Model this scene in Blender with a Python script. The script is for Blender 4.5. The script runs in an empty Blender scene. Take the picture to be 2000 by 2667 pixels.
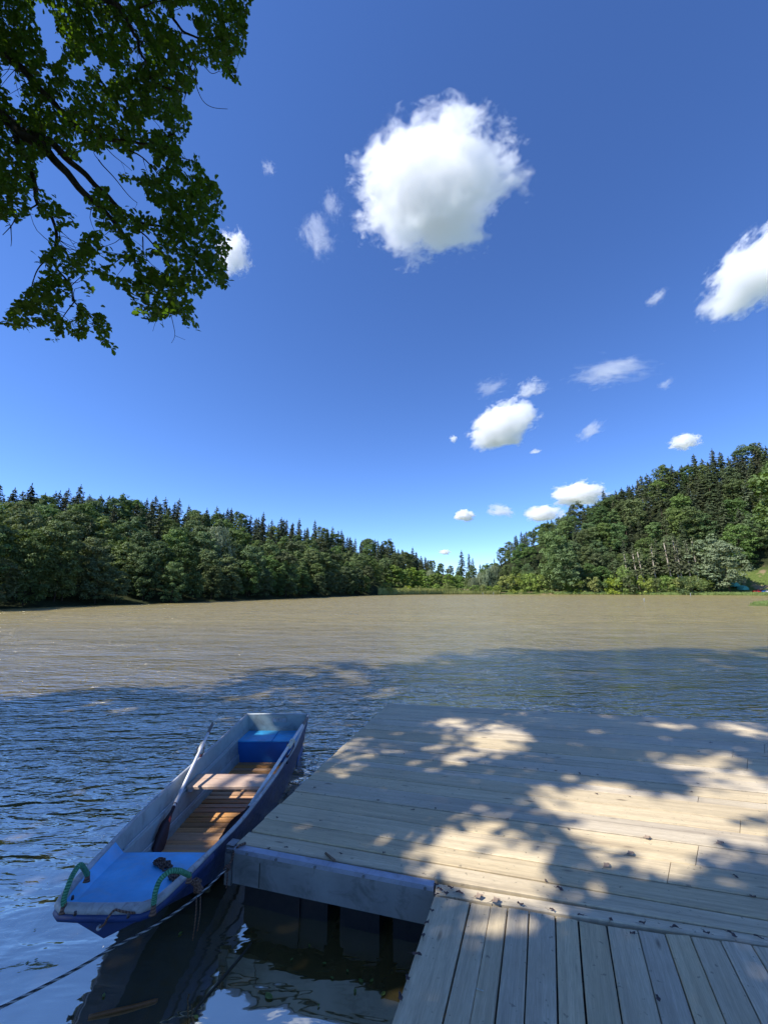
import bpy, math, random
import numpy as np
from mathutils import Vector, Matrix, noise as mnoise
rnd = random.Random(7); rng = np.random.default_rng(11)
sc = bpy.context.scene; COL = sc.collection; R = math.radians
# ------------------------------------------------------------------ camera
F = 1050.0; HZ = 1537.0; CAMH = 2.17; PITCH = math.atan((HZ-1333.5)/F); CP, SP = math.cos(PITCH), math.sin(PITCH)
cam = bpy.data.cameras.new('camera'); co = bpy.data.objects.new('camera', cam); COL.objects.link(co); sc.camera = co
cam.sensor_fit = 'VERTICAL'; cam.sensor_height = 24; cam.lens = 24*F/2667; cam.clip_start = .05; cam.clip_end = 30000
co.location = (0, 0, CAMH); co.rotation_euler = (R(90)+PITCH, 0, 0)
# ------------------------------------------------------------------ light
EL = 48; SAZ = Vector((-.927, -.375)).normalized()
S = Vector((SAZ.x*math.cos(R(EL)), SAZ.y*math.cos(R(EL)), math.sin(R(EL))))
w = bpy.data.worlds.new('World'); sc.world = w; w.use_nodes = True
nt = w.node_tree; bg = nt.nodes['Background']; sky = nt.nodes.new('ShaderNodeTexSky'); sky.sky_type = 'NISHITA'; sky.sun_disc = False
sky.sun_elevation = R(EL); sky.sun_rotation = math.atan2(S.x, S.y); sky.altitude = 250
sky.ozone_density = 6.5; sky.dust_density = .0; sky.air_density = .7
hs = nt.nodes.new('ShaderNodeHueSaturation'); hs.inputs['Saturation'].default_value = 1.10; hs.inputs['Hue'].default_value = .508
nt.links.new(sky.outputs[0], hs.inputs['Color']); nt.links.new(hs.outputs[0], bg.inputs[0]); bg.inputs[1].default_value = .118
sl = bpy.data.lights.new('sun', 'SUN'); sl.energy = 3.0; sl.angle = .0115; sl.color = (1, .94, .84)
so = bpy.data.objects.new('sun', sl); COL.objects.link(so); so.rotation_euler = S.to_track_quat('Z', 'Y').to_euler(); so.location = (0, 0, 60)
sc.view_settings.view_transform = 'Standard'; sc.view_settings.look = 'None'; sc.view_settings.exposure = 1.17; sc.view_settings.gamma = 1
sc.cycles.volume_bounces = 16; sc.cycles.max_bounces = 18; sc.cycles.diffuse_bounces = 3; sc.cycles.glossy_bounces = 3
sc.cycles.transmission_bounces = 4; sc.cycles.transparent_max_bounces = 12; sc.cycles.use_denoising = True
sc.cycles.sample_clamp_indirect = 6; sc.cycles.sample_clamp_direct = 12; sc.cycles.caustics_reflective = False; sc.cycles.caustics_refractive = False

# ------------------------------------------------------------------ geometry of the survey: a photo pixel (2000 x 2667) meets a level plane
def ray(px, py):
    x = (px-1000)/F; u = -(py-1333.5)/F
    return Vector((x, CP-u*SP, u*CP+SP))
def at(px, py, z=0.0):
    d = ray(px, py); t = (z-CAMH)/d.z
    return Vector((d.x*t, d.y*t, z))
def at_y(px, py, y):
    d = ray(px, py); t = y/d.y
    return Vector((d.x*t, y, CAMH+d.z*t))
def proj(P):                                     # numpy (n,3) -> pixel x, pixel y, depth
    P = np.atleast_2d(P); f = P[:, 1]*CP+(P[:, 2]-CAMH)*SP; u = -P[:, 1]*SP+(P[:, 2]-CAMH)*CP
    fs = np.where(f > .05, f, .05)
    return 1000+F*P[:, 0]/fs, 1333.5-F*u/fs, f
def inpoly(x, y, poly):
    r = np.zeros(len(x), bool); n = len(poly)
    for i in range(n):
        x0, y0 = poly[i]; x1, y1 = poly[(i+1) % n]
        if y0 == y1: continue
        c = ((y0 > y) != (y1 > y)) & (x < (x1-x0)*(y-y0)/(y1-y0)+x0); r ^= c
    return r

# ------------------------------------------------------------------ object helpers
def tag(o, label=None, cat=None, group=None, kind=None):
    if label: o['label'] = label
    if cat: o['category'] = cat
    if group: o['group'] = group
    if kind: o['kind'] = kind
    return o
def empty(name, loc=(0, 0, 0), rz=0):
    o = bpy.data.objects.new(name, None); COL.objects.link(o); o.location = loc; o.rotation_euler = (0, 0, rz); o.empty_display_size = .2
    return o
def link(name, me, mats, parent=None, loc=None):
    o = bpy.data.objects.new(name, me); COL.objects.link(o)
    for m in (mats if isinstance(mats, (list, tuple)) else [mats]): me.materials.append(m)
    if parent: o.parent = parent
    if loc is not None: o.location = loc
    return o
def cards_mesh(name, V, k):                      # V (n*k,3): n polygons of k corners
    n = len(V)//k; me = bpy.data.meshes.new(name)
    me.vertices.add(n*k); me.vertices.foreach_set('co', np.ascontiguousarray(V, np.float32).ravel())
    me.loops.add(n*k); me.loops.foreach_set('vertex_index', np.arange(n*k, dtype=np.int32))
    me.polygons.add(n); me.polygons.foreach_set('loop_start', np.arange(0, n*k, k, dtype=np.int32))
    me.update(calc_edges=True); return me
class MB:
    """collects boxes, tubes and sheets into one mesh, with a uv per corner (metres along, metres across)"""
    def __init__(s): s.v = []; s.f = []; s.uv = []; s.sm = []; s.mi = []
    def face(s, idx, uv=None, smooth=False, mi=0):
        s.f.append(idx); s.uv.append(uv or [(s.v[i][0], s.v[i][1]) for i in idx]); s.sm.append(smooth); s.mi.append(mi)
    def add(s, p): s.v.append(tuple(p)); return len(s.v)-1
    def hexa(s, b, t, mi=0):                     # bottom and top quads, same winding (ccw from above)
        i = [s.add(p) for p in b]+[s.add(p) for p in t]
        for q in ((3, 2, 1, 0), (4, 5, 6, 7), (0, 1, 5, 4), (1, 2, 6, 5), (2, 3, 7, 6), (3, 0, 4, 7)):
            s.face([i[k] for k in q], mi=mi)
    def box(s, c, d, rz=0, mi=0):
        cx, cy, cz = c; a, b, h = d[0]/2, d[1]/2, d[2]/2; ca, sa = math.cos(rz), math.sin(rz)
        q = [(cx+x*ca-y*sa, cy+x*sa+y*ca) for x, y in ((-a, -b), (a, -b), (a, b), (-a, b))]
        s.hexa([(x, y, cz-h) for x, y in q], [(x, y, cz+h) for x, y in q], mi)
    def tube(s, pts, rad, n=8, mi=0, caps=True, squash=1.0):
        pts = [Vector(p) for p in pts]; m = len(pts)
        if not isinstance(rad, (list, tuple)): rad = [rad]*m
        up = Vector((0, 0, 1)); rings = []; L = 0; prevx = None
        for i, p in enumerate(pts):
            t = (pts[min(i+1, m-1)]-pts[max(i-1, 0)]).normalized()
            x = t.cross(up) if prevx is None else prevx-t*prevx.dot(t)
            if x.length < 1e-4: x = t.cross(Vector((1, 0, 0)))
            x.normalize(); y = x.cross(t); prevx = x
            if i: L += (p-pts[i-1]).length
            rings.append(([s.add(p+(x*math.cos(a)+y*math.sin(a)*squash)*rad[i]) for a in [2*math.pi*k/n for k in range(n)]], L))
        for i in range(m-1):
            (A, la), (B, lb) = rings[i], rings[i+1]
            for k in range(n):
                k2 = (k+1) % n
                s.face([A[k], A[k2], B[k2], B[k]], [(la, k/n), (la, (k+1)/n), (lb, (k+1)/n), (lb, k/n)], True, mi)
        if caps:
            s.face(rings[0][0][::-1], [(0, 0)]*n, False, mi); s.face(rings[-1][0], [(rings[-1][1], 0)]*n, False, mi)
    def sheet(s, rows, mi=0, smooth=True, flip=False):   # rows of equal point counts
        idx = [[s.add(p) for p in r] for r in rows]
        for i in range(len(idx)-1):
            for j in range(len(idx[0])-1):
                q = [idx[i][j], idx[i][j+1], idx[i+1][j+1], idx[i+1][j]]
                s.face(q[::-1] if flip else q, None, smooth, mi)
    def plank(s, A, B, C, D, z, th, seg=10, u0=0, jit=.0015, bev=.004, rr=None):
        """board with corners A B (front edge, left to right) C D (back edge, right to left); long axis A->B; slightly uneven"""
        rr = rr or rnd; A, B, C, D = [Vector((p[0], p[1], 0)) for p in (A, B, C, D)]; L = (B-A).length; ph = rr.random()*99
        cup = rr.uniform(-.0015, .0015); dz0, dz1 = rr.uniform(-.0015, .0015), rr.uniform(-.0015, .0015); W = (D-A).length
        prof = []
        for i in range(seg+1):
            t = i/seg; f = A.lerp(B, t); b = D.lerp(C, t); wv = (b-f).normalized()
            e0 = mnoise.noise((t*L*1.3+ph, 1.7, 0))*jit*1.6; e1 = mnoise.noise((t*L*1.3+ph, 8.7, 0))*jit*1.6
            f = f+wv*e0; b = b+wv*e1; zz = z+dz0*(1-t)+dz1*t+mnoise.noise((t*L+ph, 4, 0))*jit
            r = [(f, zz-th), (f, zz-bev), (f+wv*bev, zz), ((f+b)/2, zz+cup), (b-wv*bev, zz), (b, zz-bev), (b, zz-th)]
            prof.append((t*L+u0, [s.add((p.x, p.y, h)) for p, h in r]))
        vv = [0, 0, 0, W/2, W, W, W]
        for i in range(seg):
            (u, a), (u2, b) = prof[i], prof[i+1]
            for k in range(6):
                s.face([a[k], b[k], b[k+1], a[k+1]][::-1] if False else [a[k], b[k], b[k+1], a[k+1]], [(u, vv[k]), (u2, vv[k]), (u2, vv[k+1]), (u, vv[k+1])])
            s.face([a[6], b[6], b[0], a[0]], [(u, 0)]*4)
        s.face(prof[0][1], [(u0, .01*k) for k in range(7)]); s.face(prof[-1][1][::-1], [(u0+L, .01*k) for k in range(7)])
    def build(s, name, mats, parent=None, org=(0, 0, 0)):
        me = bpy.data.meshes.new(name); o = Vector(org)
        me.from_pydata([tuple(Vector(p)-o) for p in s.v], [], s.f)
        uv = me.uv_layers.new(name='uv'); uv.data.foreach_set('uv', [c for f in s.uv for q in f for c in q])
        me.polygons.foreach_set('use_smooth', s.sm); me.polygons.foreach_set('material_index', s.mi); me.update()
        return link(name, me, mats, parent, None if parent else org)

# ------------------------------------------------------------------ materials
class NT:
    def __init__(s, name):
        s.m = bpy.data.materials.new(name); s.m.use_nodes = True; s.t = s.m.node_tree; s.n = s.t.nodes; s.L = s.t.links
        s.b = s.n['Principled BSDF']; s.out = s.n['Material Output']
    def node(s, typ, **kw):
        n = s.n.new('ShaderNode'+typ)
        for k, v in kw.items():
            if k in ('operation', 'blend_type', 'data_type', 'noise_dimensions', 'feature', 'wave_type', 'bands_direction', 'musgrave_type', 'interpolation_type', 'invert', 'clamp'): setattr(n, k, v)
        return n
    def set(s, node, key, v):
        i = node.inputs[key]
        if hasattr(v, 'is_linked') or isinstance(v, bpy.types.NodeSocket): s.L.new(v, i)
        else: i.default_value = v
    def math(s, op, a, b=0.0, c=0.0, clamp=False):
        n = s.node('Math', operation=op); n.use_clamp = clamp; s.set(n, 0, a); s.set(n, 1, b)
        if op in ('MULTIPLY_ADD', 'COMPARE'): s.set(n, 2, c)
        return n.outputs[0]
    def noise(s, vec, scale, detail=3, rough=.5, dist=0.0):
        n = s.node('TexNoise'); s.set(n, 'Scale', scale); s.set(n, 'Detail', detail); s.set(n, 'Roughness', rough); s.set(n, 'Distortion', dist)
        if vec is not None: s.L.new(vec, n.inputs['Vector'])
        return n.outputs[0]
    def mapping(s, vec, scale=(1, 1, 1), loc=(0, 0, 0), rot=(0, 0, 0)):
        n = s.node('Mapping'); s.set(n, 'Vector', vec); n.inputs['Scale'].default_value = scale; n.inputs['Rotation'].default_value = rot
        if isinstance(loc, bpy.types.NodeSocket): s.L.new(loc, n.inputs['Location'])
        else: n.inputs['Location'].default_value = loc
        return n.outputs[0]
    def ramp(s, fac, stops, inter='LINEAR'):
        n = s.node('ValToRGB'); s.L.new(fac, n.inputs[0]); r = n.color_ramp; r.interpolation = inter
        while len(r.elements) < len(stops): r.elements.new(.5)
        for e, (p, c) in zip(r.elements, stops): e.position = p; e.color = (*c, 1) if len(c) == 3 else c
        return n.outputs[0]
    def mix(s, f, a, b, bt='MIX'):
        n = s.node('Mix', data_type='RGBA', blend_type=bt); s.set(n, 0, f)
        for k, v in ((6, a), (7, b)):
            if isinstance(v, tuple): n.inputs[k].default_value = (*v, 1) if len(v) == 3 else v
            else: s.L.new(v, n.inputs[k])
        return n.outputs[2]
    def rangef(s, v, a, b, c=0.0, d=1.0):
        n = s.node('MapRange'); s.set(n, 0, v)
        for k, q in zip((1, 2, 3, 4), (a, b, c, d)): s.set(n, k, q)
        return n.outputs[0]
    def bump(s, h, strength, dist=.01):
        n = s.node('Bump'); n.inputs['Strength'].default_value = strength; n.inputs['Distance'].default_value = dist; s.L.new(h, n.inputs['Height'])
        s.L.new(n.outputs[0], s.b.inputs['Normal']); return n
    @property
    def tc(s):
        if not hasattr(s, '_tc'): s._tc = s.node('TexCoord')
        return s._tc.outputs
    @property
    def geo(s):
        if not hasattr(s, '_g'): s._g = s.node('NewGeometry')
        return s._g.outputs
    def P(s, **kw):
        for k, v in kw.items():
            k = k.replace('_', ' ')
            if isinstance(v, tuple) and len(v) == 3: v = (*v, 1)
            s.set(s.b, k, v)
        return s.m

def wood_mat(name, tones, grain=1.0, rough=.75, spots=True, wet=None, varied=.5):
    """weathered boards: uv runs along the board, every board (mesh island) has its own tone and its own stretch of grain"""
    m = NT(name); uv = m.tc['UV']; isl = m.geo['Random Per Island']
    off = m.node('CombineXYZ'); m.set(off, 0, m.math('MULTIPLY', isl, 37.0)); m.set(off, 1, m.math('MULTIPLY', isl, 91.0))
    v = m.mapping(uv, (1, 1, 1), off.outputs[0])
    g1 = m.noise(m.mapping(v, (1.2, 38, 1)), 1.0, 5, .62, .6); g2 = m.noise(m.mapping(v, (.5, 9, 1)), 1.0, 3, .5, 1.2)
    fine = m.noise(m.mapping(v, (14, 240, 1)), 1.0, 2, .6); big = m.noise(m.tc['Object'], 1.7, 4, .6)
    g = m.math('ADD', m.math('MULTIPLY', g1, .55), m.math('MULTIPLY', g2, .45))
    col = m.ramp(g, [(.3, tones[0]), (.5, tones[1]), (.72, tones[2])])
    tone = m.rangef(isl, 0, 1, 1-varied*.28, 1+varied*.2); hsv = m.node('HueSaturation'); m.set(hsv, 'Color', col); m.set(hsv, 'Value', tone)
    m.set(hsv, 'Saturation', m.rangef(m.math('FRACT', m.math('MULTIPLY', isl, 7.3)), 0, 1, .78, 1.12)); col = hsv.outputs[0]
    col = m.mix(m.rangef(fine, .42, .6, 0, .28), col, tuple(c*.62 for c in tones[0]))
    dirt = m.rangef(big, .5, .72, 0, .42); col = m.mix(dirt, col, tuple(c*.66 for c in tones[1]))
    if spots:                                    # knots
        vo = m.node('TexVoronoi'); m.L.new(m.mapping(v, (1.6, 5.5, 1)), vo.inputs['Vector']); vo.inputs['Scale'].default_value = 1.0
        k = m.rangef(vo.outputs['Distance'], .03, .085, .75, 0); col = m.mix(k, col, (.10, .07, .045))
        sp = m.noise(m.tc['Object'], 26, 2, .7); col = m.mix(m.rangef(sp, .66, .72, 0, .5), col, (.09, .08, .07))
    if wet: col = m.mix(wet, col, (.05, .045, .035))
    h = m.math('ADD', m.math('MULTIPLY', g1, .7), m.math('MULTIPLY', fine, .4))
    m.bump(h, .35*grain, .006)
    return m.P(Base_Color=col, Roughness=m.rangef(g, 0, 1, rough-.12, rough+.12), Specular_IOR_Level=.3)

def plain_mat(name, col, rough=.5, var=.25, scale=6, metal=0, bump=.1, dirtcol=None, dirt=.0, spec=.5, detail=5):
    m = NT(name); n = m.noise(m.tc['Object'], scale, detail, .62); n2 = m.noise(m.tc['Object'], scale*7, 3, .6)
    c = m.mix(m.rangef(n, .3, .7), tuple(x*(1-var) for x in col), tuple(min(1, x*(1+var*.6)) for x in col))
    if dirtcol: c = m.mix(m.rangef(m.noise(m.tc['Object'], scale*1.7, 6, .7, .8), .5, .68, 0, dirt), c, dirtcol)
    m.bump(n2, bump, .004)
    return m.P(Base_Color=c, Roughness=m.rangef(n2, .3, .7, rough-.08, rough+.1), Metallic=metal, Specular_IOR_Level=spec)

def leaf_mat(name, dark, light, trans=.35, var=1.0, rough=.55, tint=(1.25, 1.3, .55)):
    m = NT(name); m.n.remove(m.b); oi = m.node('ObjectInfo'); isl = m.geo['Random Per Island']
    big = m.noise(m.tc['Object'], .55, 3, .6)
    f = m.math('ADD', m.math('MULTIPLY', isl, .5), m.math('MULTIPLY', m.rangef(big, .35, .65), .5))
    c = m.mix(f, dark, light); hsv = m.node('HueSaturation'); m.set(hsv, 'Color', c)
    m.set(hsv, 'Hue', m.rangef(oi.outputs['Random'], 0, 1, .5-.022*var, .5+.022*var))
    m.set(hsv, 'Value', m.rangef(m.math('FRACT', m.math('MULTIPLY', oi.outputs['Random'], 17.3)), 0, 1, 1-.3*var, 1+.35*var))
    m.set(hsv, 'Saturation', m.rangef(m.math('FRACT', m.math('MULTIPLY', oi.outputs['Random'], 5.7)), 0, 1, 1-.2*var, 1.1))
    col = hsv.outputs[0]; d = m.node('BsdfDiffuse'); m.L.new(col, d.inputs[0]); t = m.node('BsdfTranslucent')
    tc = m.mix(1.0, col, tint, 'MULTIPLY'); m.L.new(tc, t.inputs[0]); g = m.node('BsdfGlossy'); g.inputs['Roughness'].default_value = rough; g.inputs['Color'].default_value = (.5, .55, .5, 1)
    ms = m.node('MixShader'); ms.inputs[0].default_value = trans; m.L.new(d.outputs[0], ms.inputs[1]); m.L.new(t.outputs[0], ms.inputs[2])
    m2 = m.node('MixShader'); m2.inputs[0].default_value = .035; m.L.new(ms.outputs[0], m2.inputs[1]); m.L.new(g.outputs[0], m2.inputs[2])
    m.L.new(m2.outputs[0], m.out.inputs['Surface']); return m.m

def bark_mat(name, a, b, scale=8):
    m = NT(name); n = m.noise(m.mapping(m.tc['Object'], (1, 1, .25)), scale, 5, .65, .4); c = m.mix(m.rangef(n, .35, .65), a, b); m.bump(n, .8, .02)
    return m.P(Base_Color=c, Roughness=.9, Specular_IOR_Level=.15)

M = {}
M['deck'] = wood_mat('weathered deck wood', [(.42, .335, .225), (.65, .535, .345), (.80, .67, .45)], varied=.38)
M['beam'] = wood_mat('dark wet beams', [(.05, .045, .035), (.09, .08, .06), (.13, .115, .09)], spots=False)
M['boatwood'] = wood_mat('varnished boat slats', [(.34, .15, .055), (.60, .32, .13), (.74, .45, .20)], grain=.6, rough=.5, varied=.9)
M['thwart'] = wood_mat('bench board wood', [(.42, .25, .16), (.64, .44, .30), (.75, .56, .41)], grain=.6, rough=.5, spots=False)
M['panel'] = plain_mat('grey painted panel', (.27, .285, .28), .55, .25, 3.2, dirtcol=(.09, .09, .08), dirt=.6, bump=.25)
M['edge'] = plain_mat('bluish steel edge', (.34, .38, .47), .45, .18, 5, metal=.3, dirtcol=(.16, .15, .14), dirt=.5)
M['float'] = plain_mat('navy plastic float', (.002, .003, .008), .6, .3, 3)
M['steel'] = plain_mat('dull steel', (.22, .23, .24), .45, .3, 20, metal=.6, dirtcol=(.12, .07, .04), dirt=.5)
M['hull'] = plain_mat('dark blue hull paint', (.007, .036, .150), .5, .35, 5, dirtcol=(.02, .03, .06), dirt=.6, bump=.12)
M['inside'] = plain_mat('grey inner hull', (.33, .42, .42), .5, .22, 3, dirtcol=(.13, .15, .15), dirt=.55, bump=.15)
M['rib'] = plain_mat('pale grey rib', (.48, .54, .58), .5, .2, 12, dirtcol=(.25, .26, .25), dirt=.4)
M['rim'] = plain_mat('worn white rim', (.40, .43, .46), .5, .25, 9, dirtcol=(.17, .16, .15), dirt=.7, bump=.2)
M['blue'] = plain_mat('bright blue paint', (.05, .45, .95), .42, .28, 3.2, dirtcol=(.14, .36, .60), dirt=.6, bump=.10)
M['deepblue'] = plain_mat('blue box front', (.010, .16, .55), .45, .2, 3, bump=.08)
M['plate'] = plain_mat('faded plate', (.42, .43, .38), .6, .3, 25, dirtcol=(.15, .14, .10), dirt=.7)
M['oar'] = plain_mat('white oar tube', (.78, .78, .80), .35, .12, 10, dirtcol=(.35, .33, .33), dirt=.35, bump=.04)
M['grip'] = plain_mat('grey rubber grip', (.16, .145, .135), .7, .2, 30)
M['blade'] = plain_mat('dark red blade', (.045, .018, .022), .45, .3, 12)
M['sticker'] = plain_mat('orange mark', (.75, .09, .04), .5, .1)
M['collar'] = plain_mat('cream collar', (.60, .58, .48), .5, .15, 15)
M['rowlock'] = plain_mat('rusty black rowlock', (.035, .03, .03), .5, .3, 20, dirtcol=(.13, .04, .02), dirt=.6)
M['redrust'] = plain_mat('dark red bead', (.09, .015, .02), .5, .3, 30)
def rope_mat(name, a, b, freq, skew=1.0, width=.5):
    m = NT(name); sep = m.node('SeparateXYZ'); m.L.new(m.tc['UV'], sep.inputs[0])
    f = m.math('FRACT', m.math('ADD', m.math('MULTIPLY', sep.outputs[0], freq), m.math('MULTIPLY', sep.outputs[1], skew)))
    k = m.rangef(m.math('ABSOLUTE', m.math('SUBTRACT', f, .5)), width*.5-.06, width*.5+.06)
    n = m.noise(m.tc['Object'], 90, 3, .6); c = m.mix(k, a, b); c = m.mix(m.rangef(n, .4, .65, 0, .5), c, tuple(x*.45 for x in a))
    m.bump(k, .8, .003); return m.P(Base_Color=c, Roughness=.85, Specular_IOR_Level=.2)
M['greenrope'] = rope_mat('green wound cord', (.05, .21, .12), (.13, .40, .24), 85, 1.0)
M['checkrope'] = rope_mat('black and white rope', (.62, .62, .60), (.03, .03, .035), 17, 2.0, .42)
M['brownrope'] = rope_mat('old brown rope', (.24, .15, .11), (.10, .06, .05), 60, 1.0)
M['dryleaf'] = plain_mat('dry leaf', (.10, .065, .06), .7, .4, 30, dirtcol=(.03, .025, .03), dirt=.5)
M['dryleaf2'] = plain_mat('pale dry leaf', (.36, .27, .20), .7, .3, 30)
M['greenleafbit'] = plain_mat('floating green leaf', (.14, .22, .05), .5, .3, 20)
M['stick'] = plain_mat('wet orange reed', (.20, .09, .03), .5, .3, 12)
M['bark'] = bark_mat('oak bark', (.030, .024, .018), (.075, .060, .045))
M['barkbrown'] = bark_mat('conifer bark', (.10, .07, .05), (.22, .16, .115), 3)
M['barkpale'] = bark_mat('pale bark', (.26, .22, .17), (.46, .40, .33), 3)
M['fillleaf'] = leaf_mat('fill-light oak leaves', (.12, .16, .05), (.20, .25, .08), .6, .0, tint=(1.4, 1.4, .6))  # oak leaf colour lightened so the unseen crowns send warm fill light down
M['oakleaf'] = leaf_mat('oak leaves', (.032, .060, .016), (.090, .140, .030), .44, .0, tint=(2.6, 2.9, .7))
M['broad'] = leaf_mat('broadleaf foliage', (.062, .105, .032), (.170, .240, .074), .22)
M['broadlight'] = leaf_mat('light broadleaf foliage', (.070, .120, .028), (.175, .245, .055), .25)
M['alder'] = leaf_mat('alder foliage', (.11, .19, .035), (.26, .36, .08), .28, .5)
M['willow'] = leaf_mat('willow foliage', (.12, .17, .09), (.28, .34, .18), .22, .6)
M['shrub'] = leaf_mat('bright shrub foliage', (.14, .20, .034), (.34, .41, .085), .28)
M['spruce'] = leaf_mat('spruce needles', (.028, .046, .022), (.080, .100, .042), .08, 1.0)
M['pine'] = leaf_mat('pine needles', (.050, .072, .034), (.125, .145, .058), .08, 1.0)
M['reed'] = leaf_mat('reeds', (.20, .26, .07), (.45, .48, .17), .3, .5)

# =================================================================== LARGE STRUCTURE
# ------------------------------------------------------------------ lake outline and terrain
LAKE = [(-150, -40), (-150, 15)]+[tuple(at(px, py)[:2]) for px, py in
        ((-420, 1630), (-180, 1604), (0, 1586), (210, 1578), (434, 1571), (560, 1566), (687, 1561), (820, 1556), (930, 1551.5), (990, 1550), (1050, 1549),
         (1150, 1548), (1300, 1548), (1450, 1548.3), (1600, 1548.8), (1750, 1549.5), (1850, 1550), (1990, 1551), (2150, 1553))] + \
       [(210, 130), (110, 85), (75, 72), tuple(at(1965, 1570)[:2]), tuple(at(1948, 1578)[:2]), (55.5, 57), (60, 45), (34, 12), (14, -2), (6, -3.6), (0, -4), (-8, -4.6), (-25, -9), (-60, -40)]
LA = np.array(LAKE)
def lake_sd(x, y):                               # signed distance, positive on land
    d = np.full(x.shape, 1e9)
    for i in range(len(LA)):
        a, b = LA[i], LA[(i+1) % len(LA)]; ab = b-a; t = np.clip(((x-a[0])*ab[0]+(y-a[1])*ab[1])/(ab@ab), 0, 1)
        d = np.minimum(d, np.hypot(x-a[0]-t*ab[0], y-a[1]-t*ab[1]))
    return np.where(inpoly(x.ravel(), y.ravel(), LAKE).reshape(x.shape), -d, d)
# skyline of the woods in the photograph: pixel x, pixel y, ridge distance behind the shore, tree height there, width of the flat foot
SKY = [(-400, 1240, 70, 13, 2), (0, 1252, 70, 13, 2), (180, 1257, 72, 13, 2), (420, 1285, 78, 14, 2), (620, 1315, 85, 14, 2), (780, 1345, 90, 15, 2), (900, 1380, 90, 13, 2),
       (1010, 1412, 90, 13, 3), (1110, 1442, 95, 12, 12), (1185, 1468, 110, 11, 30), (1245, 1468, 120, 11, 30), (1300, 1428, 100, 13, 20), (1360, 1382, 90, 14, 18), (1440, 1350, 90, 16.5, 18),
       (1560, 1298, 95, 20, 18), (1680, 1248, 100, 22, 20), (1800, 1210, 105, 23, 22), (1930, 1180, 110, 23, 26), (2100, 1150, 110, 23, 26), (2500, 1120, 110, 23, 26)]
SA = [math.atan2(ray(px, 1400).x, ray(px, 1400).y) for px, *_ in SKY]
SE = [ray(px, py).z/math.hypot(ray(px, py).x, ray(px, py).y) for px, py, *_ in SKY]
SHAZ = np.array([math.atan2(x, y) for x, y in LAKE[2:21]]); SHR = np.array([math.hypot(x, y) for x, y in LAKE[2:21]])
def rshore(az): return np.interp(az, SHAZ, SHR)
def ground_z(x, y):
    x = np.asarray(x, float); y = np.asarray(y, float); sd = lake_sd(x, y); az = np.arctan2(x, y); r = np.hypot(x, y)
    rs = rshore(az); E = np.interp(az, SA, SE); D = np.interp(az, SA, [s[2] for s in SKY]); ht = np.interp(az, SA, [s[3] for s in SKY]); fl = np.interp(az, SA, [s[4] for s in SKY])
    rr = rs+D; zr = np.maximum(CAMH+E*rr-ht*1.02, 3); t = np.clip((r-rs-fl)/(D-fl), 0, 1.04)
    hill = (zr-1)*(.75*t+.25*t*t*(3-2*np.minimum(t, 1)))
    front = 1/(1+np.exp(-(y-25)/4)); land = .12+np.minimum(sd*.12, .6)+np.where(r > rs-1, hill, 0)*front
    return np.where(sd > 0, land, np.maximum(-2.2, sd*.35)+.02)
NA, NR = 300, 96
azs = np.concatenate([np.linspace(-math.pi, -1.0, 60, endpoint=False), np.linspace(-1.0, 1.0, 240, endpoint=False), np.linspace(1.0, math.pi, 61)])
rad = np.concatenate([[.5, 2, 3, 4, 5, 6, 7, 8, 10, 12, 15, 20, 27, 35], np.geomspace(42, 420, 78), [600, 1200, 3500, 9000]])
AZ, RD = np.meshgrid(azs, rad); GX, GY = RD*np.sin(AZ), RD*np.cos(AZ); GZ = ground_z(GX, GY); GZ = np.where(RD > 500, GZ*0+np.minimum(GZ, 6), GZ)
nr, na = GX.shape; gv = np.stack([GX, GY, GZ], -1).reshape(-1, 3)
gf = [(i*na+j, (i+1)*na+j, (i+1)*na+j+1, i*na+j+1) for i in range(nr-1) for j in range(na-1)]
me = bpy.data.meshes.new('ground'); me.from_pydata(gv.tolist(), [], gf); me.polygons.foreach_set('use_smooth', [True]*len(gf)); me.update()
m = NT('grassy ground'); n1 = m.noise(m.tc['Object'], .12, 5, .6); n2 = m.noise(m.tc['Object'], 1.4, 5, .65)
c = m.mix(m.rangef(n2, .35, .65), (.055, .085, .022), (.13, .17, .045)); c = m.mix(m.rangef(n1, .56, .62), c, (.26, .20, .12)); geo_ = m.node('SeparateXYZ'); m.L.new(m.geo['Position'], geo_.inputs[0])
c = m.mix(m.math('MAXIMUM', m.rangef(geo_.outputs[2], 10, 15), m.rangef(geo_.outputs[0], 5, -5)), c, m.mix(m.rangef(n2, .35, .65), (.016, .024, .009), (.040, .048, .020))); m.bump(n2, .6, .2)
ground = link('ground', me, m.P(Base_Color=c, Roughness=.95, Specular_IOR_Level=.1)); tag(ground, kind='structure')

# ------------------------------------------------------------------ water
wr = np.concatenate([np.linspace(.3, 6, 6), np.geomspace(8, 460, 30)]); wa = np.linspace(-math.pi, math.pi, 97)
WA, WR = np.meshgrid(wa, wr); wv = np.stack([WR*np.sin(WA), WR*np.cos(WA), WR*0], -1).reshape(-1, 3); na = 97
wf = [(i*na+j, i*na+j+1, (i+1)*na+j+1, (i+1)*na+j) for i in range(len(wr)-1) for j in range(na-1)]
me = bpy.data.meshes.new('water'); me.from_pydata(wv.tolist(), [], [f[::-1] for f in wf]); me.update()
m = NT('turbid lake water'); P = m.tc['Object']
warp = m.noise(m.mapping(P, (.5, .5, 1)), 1.0, 2, .5)
w1 = m.noise(m.mapping(P, (1.5, 4.2, 1), rot=(0, 0, R(9))), 1.0, 3, .45, .5)
w2 = m.noise(m.mapping(P, (5.0, 12.0, 1), rot=(0, 0, R(-8))), 1.0, 3, .5, .4)
w3 = m.noise(m.mapping(P, (.35, .8, 1), rot=(0, 0, R(14))), 1.0, 2, .5, .2)
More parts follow.
